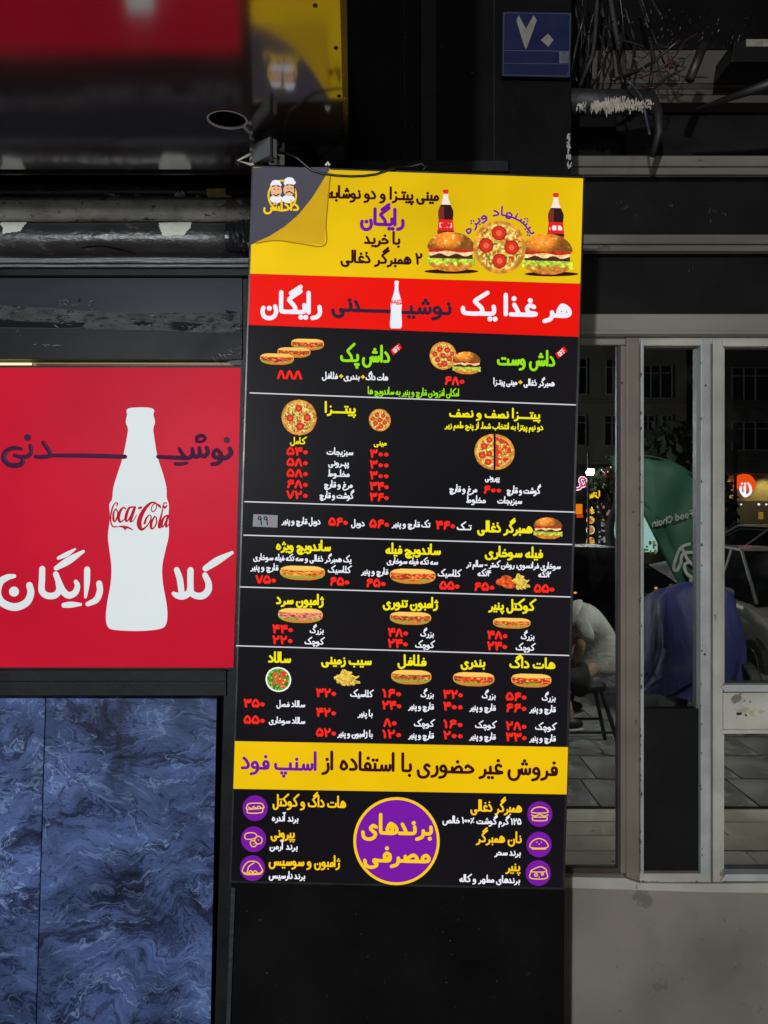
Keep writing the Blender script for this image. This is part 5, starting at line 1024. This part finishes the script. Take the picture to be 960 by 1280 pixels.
for s, (fx, fy) in ((1,(706,902)),(-1,(718,893))):
    f0 = Vector(M(fx, fy, DPp))+Vector((0, s*.13, 0)); so = build('shoe', MB().ball((f0.x-.05,f0.y,f0.z+.02), (.14,.048,.05), 16, 8), SHO, pe, smooth=True)
    build('sole', MB().ball((f0.x-.05,f0.y,f0.z-.012), (.145,.052,.02), 16, 6), SOL, so, smooth=True)

# cars
CGL = pbr('car_glass', (.006,.007,.008), .06, var=.1, ior=1.6); CHR = pbr('car_chrome', (.5,.5,.5), .15, metal=.9); LMP = pbr('lamp_glass', (.5,.5,.5), .1)
E_AMB = emit('amber_lamp', (250,150,50), 3.5)
def car(label, loc, rz, col, sc=1.0, group='cars parked in the street'):
    t = thing('parked_car', label, 'car', loc, group); ORG[t.name] = Vector((0,0,0)); pm = pbr('car_paint', col, .25, var=.05, scale=2, ior=1.6)
    def loft(secs):
        mb = MB(); n_ = 12; vs = []
        for x, w_, zb, zt, rr_ in secs:
            q = [(-w_*.93,zb),(-w_,zb+.12),(-w_,zb+(zt-zb)*.55),(-w_*.985,zt-rr_),(-w_*.93,zt-.3*rr_),(-w_*.7,zt)]
            vs += [(x,a_,b_) for a_, b_ in q]+[(x,-a_,b_) for a_, b_ in q[::-1]]
        fs = [(i*n_+k, (i+1)*n_+k, (i+1)*n_+(k+1) % n_, i*n_+(k+1) % n_) for i in range(len(secs)-1) for k in range(n_)]
        return mb.add(vs, fs+[tuple(range(n_)), tuple(range((len(secs)-1)*n_, len(secs)*n_))])
    build('body', loft([(-2.12,.7,.35,.62,.1),(-2.05,.8,.28,.86,.12),(-1.7,.84,.22,.93,.12),(-1.0,.85,.2,.93,.1),(0,.86,.2,.92,.1),(.9,.85,.2,.9,.1),(1.4,.83,.22,.82,.12),(1.85,.79,.25,.72,.12),(2.08,.7,.3,.58,.1),(2.14,.6,.34,.5,.08)]), pm, t, smooth=True)
    gh = [(-1.85,.62,.9,.92,.01),(-1.35,.68,.9,1.36,.2),(-.5,.7,.9,1.42,.2),(.2,.69,.9,1.4,.2),(1.05,.64,.88,.9,.01)]
    g = MB(); vs = []
    for x, w_, zb, zt, _ in gh: vs += [(x,-w_*1.13,zb),(x,-w_*.88,zt),(x,w_*.88,zt),(x,w_*1.13,zb)]
    g.add(vs, [(i*4+k, (i+1)*4+k, (i+1)*4+(k+1) % 4, i*4+(k+1) % 4) for i in range(4) for k in range(4)]+[(0,1,2,3),(16,19,18,17)]); build('windows', g, CGL, t)
    r_ = MB(); r_.prism([(-1.4,-.61,1.365),(-.5,-.625,1.425),(.24,-.615,1.405),(.24,.615,1.405),(-.5,.625,1.425),(-1.4,.61,1.365)], (0,0,.025)); build('roof', r_, pm, t, bevel=.01)
    for s in (-1, 1):
        for a_, b_ in (((1.02,.73,.9),(.24,.605,1.41)),((.0,.79,.9),(-.05,.62,1.42)),((-.95,.79,.9),(-1.0,.61,1.4)),((-1.84,.71,.92),(-1.38,.6,1.37))): build('pillar', MB().tube([(a_[0],s*a_[1]*.98,a_[2]),(b_[0],s*b_[1]*.98,b_[2])], .018, 6), pm, t)
        mi = build('wing_mirror', MB().ball((.72,s*.93,.98), (.07,.1,.065), 10, 6), pm, t, smooth=True); build('headlight', MB().ball((1.98,s*.6,.58), (.12,.16,.085), 12, 6), LMP, t, smooth=True); build('tail_light', MB().ball((-2.06,s*.66,.74), (.05,.12,.09), 10, 6), pbr('tail_red', (.3,.01,.01), .2), t, smooth=True)
        for x in (1.35,-1.3):
            wh = build('wheel', MB().tube([(x,s*.72,.3),(x,s*.88,.3)], .3, 24), TY, t, bevel=.02); build('rim', MB().tube([(x,s*.86,.3),(x,s*.892,.3)], .19, 16), CHR, wh)
        build('door_handle', MB().box((-.45,s*.86,.78),(-.3,s*.885,.8)), CHR, t)
    build('grille', MB().box((2.1,-.38,.42),(2.155,.38,.56)), BLACKG, t, bevel=.01); build('number_plate', MB().box((2.15,-.25,.33),(2.17,.25,.42)), FT, t); build('bumper', MB().box((2.0,-.72,.24),(2.16,.72,.36)), pbr('bumper', (.03,.03,.03), .5), t, bevel=.03)
    t.location = loc; t.rotation_euler = (0,0,rz); t.scale = (sc,)*3; return t
x_, y_, _ = M(735, 800, 9.6); car('black parked car mirrored left of the green flag', (x_, y_, RD), 0, (.008,.008,.009))
for px_, py_ in ((820,735),(719,741)): build('marker_lamp', MB().ball(M(px_,py_,8.72), (.02,.012,.012), 8, 5), E_AMB, label='small amber lamp glowing on the dark parked car, '+('under the flag' if px_ > 800 else 'by the menu edge')+', mirrored', cat='lamp')
x_, y_, _ = M(985, 800, 8.9); car('silver car parked nose on, mirrored in the upper door pane', (x_, y_, RD), math.radians(96), (.32,.31,.27))
x_, y_, _ = M(960, 760, 14.4); car('pale grey car farther off behind the silver one, mirrored', (x_, y_, RD), math.radians(180), (.3,.3,.3), 1.12)

# far side: buildings, shops, signs
DB = 24.0
FA = pbr('facade_beige', (.15,.135,.11), .85, var=.15, scale=1.2, bump=.2); FB = pbr('facade_dark', (.065,.055,.05), .85, var=.2, scale=1); WF = pbr('window_frame_grey', (.22,.23,.24), .5); SHOPW = pbr('shop_wall_dark', (.02,.018,.018), .7)
def facade(name, label, x0_, x1_, d, mat, wins):
    t = thing('building', label, 'building', M((x0_+x1_)/2, 702, d)); build('wall', mrect(x0_, 180, x1_, 735, d, 5), mat, t)
    for (a_, b_, c_, e_) in wins:
        w_ = build('window', mrect(a_, b_, c_, e_, d-.03, .02), CGL, t); s = (c_-a_)
        for fx in ([a_-.8, (a_+c_)/2, c_] if s < 24 else [a_-.8, a_+s*.3, a_+s*.62, c_]): build('window_bar', mrect(fx, b_-.8, fx+1.1, e_+.8, d-.1, .06), WF, w_)
        build('window_bar', mrect(a_, b_-1, c_, b_, d-.09, .05), WF, w_); build('window_bar', mrect(a_, b_+(e_-b_)*.22, c_, b_+(e_-b_)*.22+1, d-.09, .05), WF, w_); build('window_bar', mrect(a_, e_, c_, e_+1, d-.09, .05), WF, w_)
    build('ledge', mrect(x0_, 500, x1_, 503, d-.15, .15), mat, t); build('ledge', mrect(x0_, 572, x1_, 576, d-.2, .2), mat, t); return t
facade('a', 'beige building with grey framed windows mirrored in the left and middle panes', 640, 858, DB, FA, [(650,449,678,492),(700,449,733,492),(758,449,774,492),(802,457,840,497),(756,520,774,556),(700,520,732,556),(802,520,818,548),(828,520,840,548)])
facade('b', 'dark building with wide three part windows mirrored in the door pane', 858.3, 1080, DB+.6, FB, [(863,472,876,502),(916,460,962,502),(990,460,1030,502),(916,528,962,562),(990,528,1030,562)])
DS = 22.0
def glow(name, pts, d, mat, label, cat, depth=.12): 
    t = thing(name, label, cat, M(sum(p[0] for p in pts)/len(pts), max(p[1] for p in pts), d)); build('case', mpx(MB(), pts, d+.02, depth), SHOPW, t); build('face', mpx(MB(), pts, d, .015), mat, t); return t
E = lambda n, c, s: emit(n, c, s, light=False)
shp = thing('dark_shop', 'dark shop front with food pictures on its side, mirrored beside the menu', 'shop', M(740,700,DS+.5))
build('wall', mrect(690, 580, 800, 702, DS+.3, 1.5), SHOPW, shp); build('side_pier', mrect(745, 626, 756, 702, DS+.1, .2), pbr('pier_pale', (.3,.3,.33), .7, var=.6, scale=5), shp)
b = thing('pink_letter_sign', 'round pink and white letter sign on the dark shop, mirrored', 'shop sign', M(727,612,DS)); mb = MB()
def mdisc(cx_, cy_, r_, d, n_=22, ry=None): return mpx(MB(), [(cx_+r_*math.cos(2*math.pi*i/n_), cy_+(ry or r_)*math.sin(2*math.pi*i/n_)) for i in range(n_)], d, .05)
wt_ = E('neon_white', (250,245,255), 4); pk = E('neon_pink', (225,40,120), 3.2); yw = E('neon_yellow', (250,200,30), 3.6); og = E('neon_orange', (250,80,15), 3.4)
cr1 = cr([(719.5,611),(724,610.5),(727,606),(725,601),(727,597.5),(731,599),(732,604),(729.5,607.5),(726,606)], 4)
mb = MB(); ribbon(mb, cr1, 2.2, DS-.02, .02, M); build('white_edge', mb, wt_, b, fixn=False); mb = MB(); ribbon(mb, cr1, 1.2, DS-.06, .02, M); build('pink_letter', mb, pk, b, fixn=False)
b = thing('pizza_sign', 'small black sign with yellow Persian word for pizza, mirrored under the leaves', 'shop sign', M(742,626,DS-.1)); build('board', mrect(733.5, 609, 752, 627, DS-.1, .08), BLACKG, b)
MX = lambda x, y, d: M(736+750-x, y, d)
mb = letter_mesh('پیتزا', 736, 750, 620, 9, .2, 0, DS-.15, to=MX); build('lettering', mb, yw, b, fixn=False)
for i, (fn_, nm, y0, y1) in enumerate(((chicken_fries,'fries',630,644),(pizza_fn([(0,0,.3),(.3,.3,.25)]),'pizza slice',644,656),(salad,'drink tub',656,669),(burger,'burger',670,681))):
    t = thing('food_sign', f'lit {nm} picture in a column of four on the dark shop, mirrored', 'shop sign', M(738,y1,DS-.1), 'lit food pictures on the dark shop')
    build('back_plate', mrect(731.5, y0, 744.5, y1, DS-.05, .05), BLACKG, t); o = picture('picture', 732.5, y0+1, 743.5, y1-1, fn_, vcol_mat('lit_picture', 4.0), t, DS-.12, to=M, res=3, slope=0)
b = glow('orange_screen', [(718,630),(718,643),(728,643),(728,630)], DS, E('screen_orange', (250,130,10), 3), 'glowing orange screen next to the dark shop, mirrored at the menu edge', 'screen'); build('lower_strip', mrect(721,644,729,647,DS,.02), E('strip_red', (230,70,50), 2.5), b)
# poster wall and bright display
b = thing('poster_wall', 'wall of overlapping small posters lit white behind the tree, mirrored', 'poster board', M(757,682,DS-.2)); build('board', mrect(745.5, 627, 764, 683, DS-.15, .08), SHOPW, b); R = random.Random(12)
for i in range(34):
    x, y = R.uniform(746, 762), R.uniform(629, 680); w_, h_ = R.uniform(1.2, 3), R.uniform(1.5, 4); c_ = R.choice([(200,205,215),(150,150,160),(220,160,170),(120,130,140),(210,200,80),(190,70,90)]); build('poster', mpx(MB(), [(x,y),(x-.4,y+h_),(x+w_,y+h_+.3),(x+w_+.3,y+.2)], DS-.2-.01*i, .006), E('poster_tint', c_, 1.3), b)
b = thing('lit_display', 'bright pale shop display with fruit stacks behind the tree, mirrored', 'shop display', M(790,684,DS+.2)); build('back', mrect(765, 628, 822, 690, DS+.1, .3), E('display_cyan', (170,215,205), 2.2), b)
for i in range(46):
    x, y = R.uniform(766, 820), R.uniform(632, 652) if i < 20 else R.uniform(676, 688); c_ = R.choice([(230,200,60),(200,60,50),(240,240,240),(120,160,60),(230,140,60)]) if i < 20 else R.choice([(60,60,40),(90,110,50),(150,140,80)])
    build('stacked_goods', mrect(x, y, x+R.uniform(1,3), y+R.uniform(1.5,5), DS-.05-.004*i, .03), E('goods', c_, 1.4), b)
for yy in (637, 646): build('shelf_edge', mrect(765, yy, 822, yy+.8, DS-.28, .05), E('shelf_red', (200,40,50), 2), b)
# round orange sign and washed wall
b = thing('orange_round_sign', 'round orange sign with a white letter of three dots, mirrored in the door pane', 'shop sign', M(931,618,DS)); R0 = 13.6
build('face', mpx(MB(), [(931+R0*math.cos(a_), 606+R0*math.sin(a_)) for a_ in np.linspace(math.radians(160), math.radians(395), 26)], DS, .1), og, b)
mb = MB()
for s in ([(926,609),(926,614),(929,618)],[(931,608),(931,618)],[(937,607),(938.5,613),(936,618),(931,620),(928,617)]): ribbon(mb, cr(s), 1.6, DS-.05, .01, M)
for x in (927.5,931.5,935.5): ribbon(mb, [(x,604.5)], 1.5, DS-.05, .01, M)
build('letter', mb, wt_, b, fixn=False)
b = thing('white_letter_sign', 'small white glowing letter left of the round orange sign, mirrored', 'shop sign', M(905,617,DS)); mb = MB(); ribbon(mb, cr([(908,609),(909,614),(905,617),(902,615)]), 1.5, DS, .01, M); ribbon(mb, [(907.5,605.5)], 1.3, DS, .01, M); build('letter', mb, wt_, b, fixn=False)
WW = pbr('sign_wall_ochre', (.3,.24,.1), .8, var=.2)
b = thing('sign_wall', 'ochre sign wall washed by small added lamps behind the round orange sign', 'wall', M(950,640,DS+.3)); build('panel', mrect(893, 592, 1040, 626, DS+.25, .2), WW, b); build('lower_band', mrect(893, 626, 1040, 720, DS+.24, .2), FB, b)
for x in (916, 966, 1010):
    o = build('added_wash_lamp', mrect(x-1, 592, x+1, 594, DS-.1, .2), SHOPW, b); ld = bpy.data.lights.new('added_wash_lamp', 'SPOT'); ld.energy = 130; ld.spot_size = math.radians(95); ld.spot_blend = .8; ld.color = (1,.85,.4); ld.shadow_soft_size = .05
    lo = bpy.data.objects.new('added_wash_light', ld); COL.objects.link(lo); p_ = M(x, 594, DS-.25); lo.location = p_; lo.rotation_euler = (math.radians(-35), 0, 0)  # spots added to brighten the ochre sign wall
for x, r_, wh_ in ((911.5,.9,'below the small white letter'),(918,.5,'faintest of the row, left of the orange sign'),(927,.9,'right under the round orange sign'),(949,1.3,'largest, above the yellow tag sign'),(958.5,1.0,'at the right edge of the photo')): build('shop_bulb', mdisc(x, 630.5, r_, DS-.1, 8), wt_, label='tiny mirrored bulb, '+wh_, cat='bulb', group='bulbs under the orange sign')
b = thing('yellow_tag_sign', 'little yellow hanging sign above the far pale car, mirrored', 'shop sign', M(951,649,DS)); build('face', mrect(949, 640, 954, 649, DS, .05), E('tag_yellow', (190,150,50), 1.6), b)

# lamp post with a flood head, tree with pink flowers
DL = 12.0
b = thing('street_floodlight', 'bright white floodlight on a pole, mirrored in the left pane', 'floodlight', M(731,702,DL)); build('pole', MB().tube([M(735.5,715,DL), M(735.5,566,DL)], .02, 8), STEEL_DK, b)
build('head', mpx(MB(), [(735,588.5),(735,591),(740.5,591.5),(742,589),(740.5,587.8)], DL-.1, .15), emit('flood_white', (235,255,250), 14, light=False), b)
ld = bpy.data.lights.new('flood', 'AREA'); ld.energy = 60; ld.size = .1; ld.color = (.9,1,.97); lo = bpy.data.objects.new('flood_light', ld); COL.objects.link(lo); lo.location = Vector(M(738,590,DL-.35)); lo.rotation_euler = (math.radians(55), 0, 0)
DT = 13.0
tr = thing('tree', 'small tree with pink flowers and dark forked trunk, mirrored in the left pane', 'tree', M(770,700,DT)); BK = pbr('bark', (.02,.016,.013), .9, bump=.5)
ptrk = [(778,722),(772,700),(766,686),(762,668),(764,650),(770,632),(775,612)]
build('trunk', MB().tube([M(x,y,DT) for x, y in cr(ptrk, 3)], [.11-.0035*i for i in range(len(cr(ptrk,3)))], 9), BK, tr, smooth=True)
for q in ([(763,655),(768,646),(776,640),(786,634)],[(763,662),(758,650),(752,640),(748,625)],[(768,640),(762,622),(756,605)],[(762,668),(770,690),(782,700)]): build('limb', MB().tube([M(x,y,DT+.05) for x, y in cr(q, 3)], [.05]*3+[.03]*(len(cr(q,3))-3), 7), BK, tr, smooth=True)
def leaves(n_, cs, size, seed):
    R = random.Random(seed); mb = MB()
    for i in range(n_):
        cx_, cy_, sx_, sy2 = R.choice(cs); x, y = R.gauss(cx_, sx_), R.gauss(cy_, sy2); p = Vector(M(x, y, DT+R.gauss(0, .5))); u = Vector((R.gauss(0,1),R.gauss(0,1),R.gauss(0,1))).normalized(); v = u.orthogonal().normalized(); s = size*R.uniform(.6,1.4)
        mb.add([p-u*s, p+v*s*.5, p+u*s, p-v*s*.5], [(0,1,2,3)])
    return mb
build('crown', leaves(1100, [(748,602,5,4),(762,596,6,4),(752,598,6,5),(742,606,3,2),(782,596,6,5),(770,606,4,3)], .07, 1), pbr('leaf_green', (.05,.09,.03), .6, var=.4, scale=2), tr, fixn=False)
for k, (x, y) in enumerate(((763,597),(767,600),(758,593),(764,589),(771,609),(772,612),(775,622),(756,600))): 
    mb = MB(); R = random.Random(k)
    for i in range(26):
        p = Vector(M(x+R.gauss(0,1.6), y+R.gauss(0,1.3), DT-.7+R.gauss(0,.05))); u = Vector((R.gauss(0,1),R.gauss(0,1),R.gauss(0,1))).normalized(); v = u.orthogonal().normalized(); mb.add([p-u*.05,p+v*.04,p+u*.05,p-v*.04], [(0,1,2,3)])
    build('blossom', mb, pbr('blossom_pink', (.75,.04,.16), .6), tr, fixn=False)
b = thing('light_string', 'string of tiny white lights in the flowering tree, mirrored', 'fairy lights', M(765,590,12.2)); R = random.Random(8)
for i in range(16): x = 752+i*1.9; y = 588+4*math.sin(i*.7)+R.uniform(-1,1); build('bulb', MB().ball(M(x,y,12.2), R.uniform(.004,.011), 6, 4), wt_, b)
b = thing('leafy_tree', 'dark leafy tree masking the lower floors, mirrored in the middle pane', 'tree', M(860,700,16)); build('trunk', MB().tube([M(862,716,16), M(858,640,16), M(850,580,16)], [.14,.11,.06], 8), BK, b, smooth=True)
DT = 16.0; build('crown', leaves(1800, [(830,556,12,9),(850,548,12,9),(862,566,12,8),(905,640,6,8),(890,610,8,12)], .13, 5), pbr('leaf_dark', (.02,.03,.015), .7, var=.4), b, fixn=False)
b = thing('street_pole', 'thin pole with a lantern head mirrored at the top of the door pane', 'pole', M(920,702,17)); build('pole', MB().tube([M(919,716,17), M(919,552,17)], .035, 8), STEEL_DK, b); build('lantern', MB().tube([M(919,552,17),M(919,536,17)], .09, 10), WF, b, bevel=.02)
# ------------------------------------------------------------------ unseen street lamp added to light the shop fronts
sl_ = thing('added_street_lamp', 'unseen street lamp added over the road behind the viewer', 'street lamp', (-3.2,-9.0,RD)); build('pole', MB().tube([(-3.2,-9.3,RD),(-3.2,-9.3,2.9),(-3.2,-9.1,3.05)], .06, 10), STEEL_DK, sl_); build('head', MB().box((-3.5,-9.15,2.95),(-2.9,-8.95,3.15)), STEEL_DK, sl_, bevel=.02)
build('lens', MB().box((-3.46,-8.95,2.97),(-2.94,-8.94,3.13)), emit('lamp_lens', (235,245,255), 8), sl_)
ld = bpy.data.lights.new('street', 'POINT'); ld.energy = 3000; ld.shadow_soft_size = .18; ld.color = (.93,.97,1.0); lo = bpy.data.objects.new('added_street_light', ld); COL.objects.link(lo); lo.location = (-3.2,-8.75,2.8)
# unseen downlight added to light the pavement, on an arm off the upper wall
dl = thing('added_downlight', 'unseen downlight added on an arm above the pavement outside the old shop window', 'downlight', (3.0,2.3,3.6)); build('arm', MB().tube([(3.0,2.3,3.75),(3.0,.9,3.75)], .025, 8), STEEL_DK, dl)
build('shade', MB().tube([(3.0,.95,3.76),(3.0,.82,3.6)], [.05,.13], 16), STEEL_DK, dl)
ld = bpy.data.lights.new('downlight', 'SPOT'); ld.energy = 700; ld.spot_size = math.radians(120); ld.spot_blend = .6; ld.shadow_soft_size = .08; ld.color = (1,.97,.9); lo = bpy.data.objects.new('added_downlight_lamp', ld); COL.objects.link(lo); lo.location = (3.0,.8,3.56)
lo.rotation_euler = (Vector((2.0,-2.2,.6))-lo.location).to_track_quat('-Z','Y').to_euler()
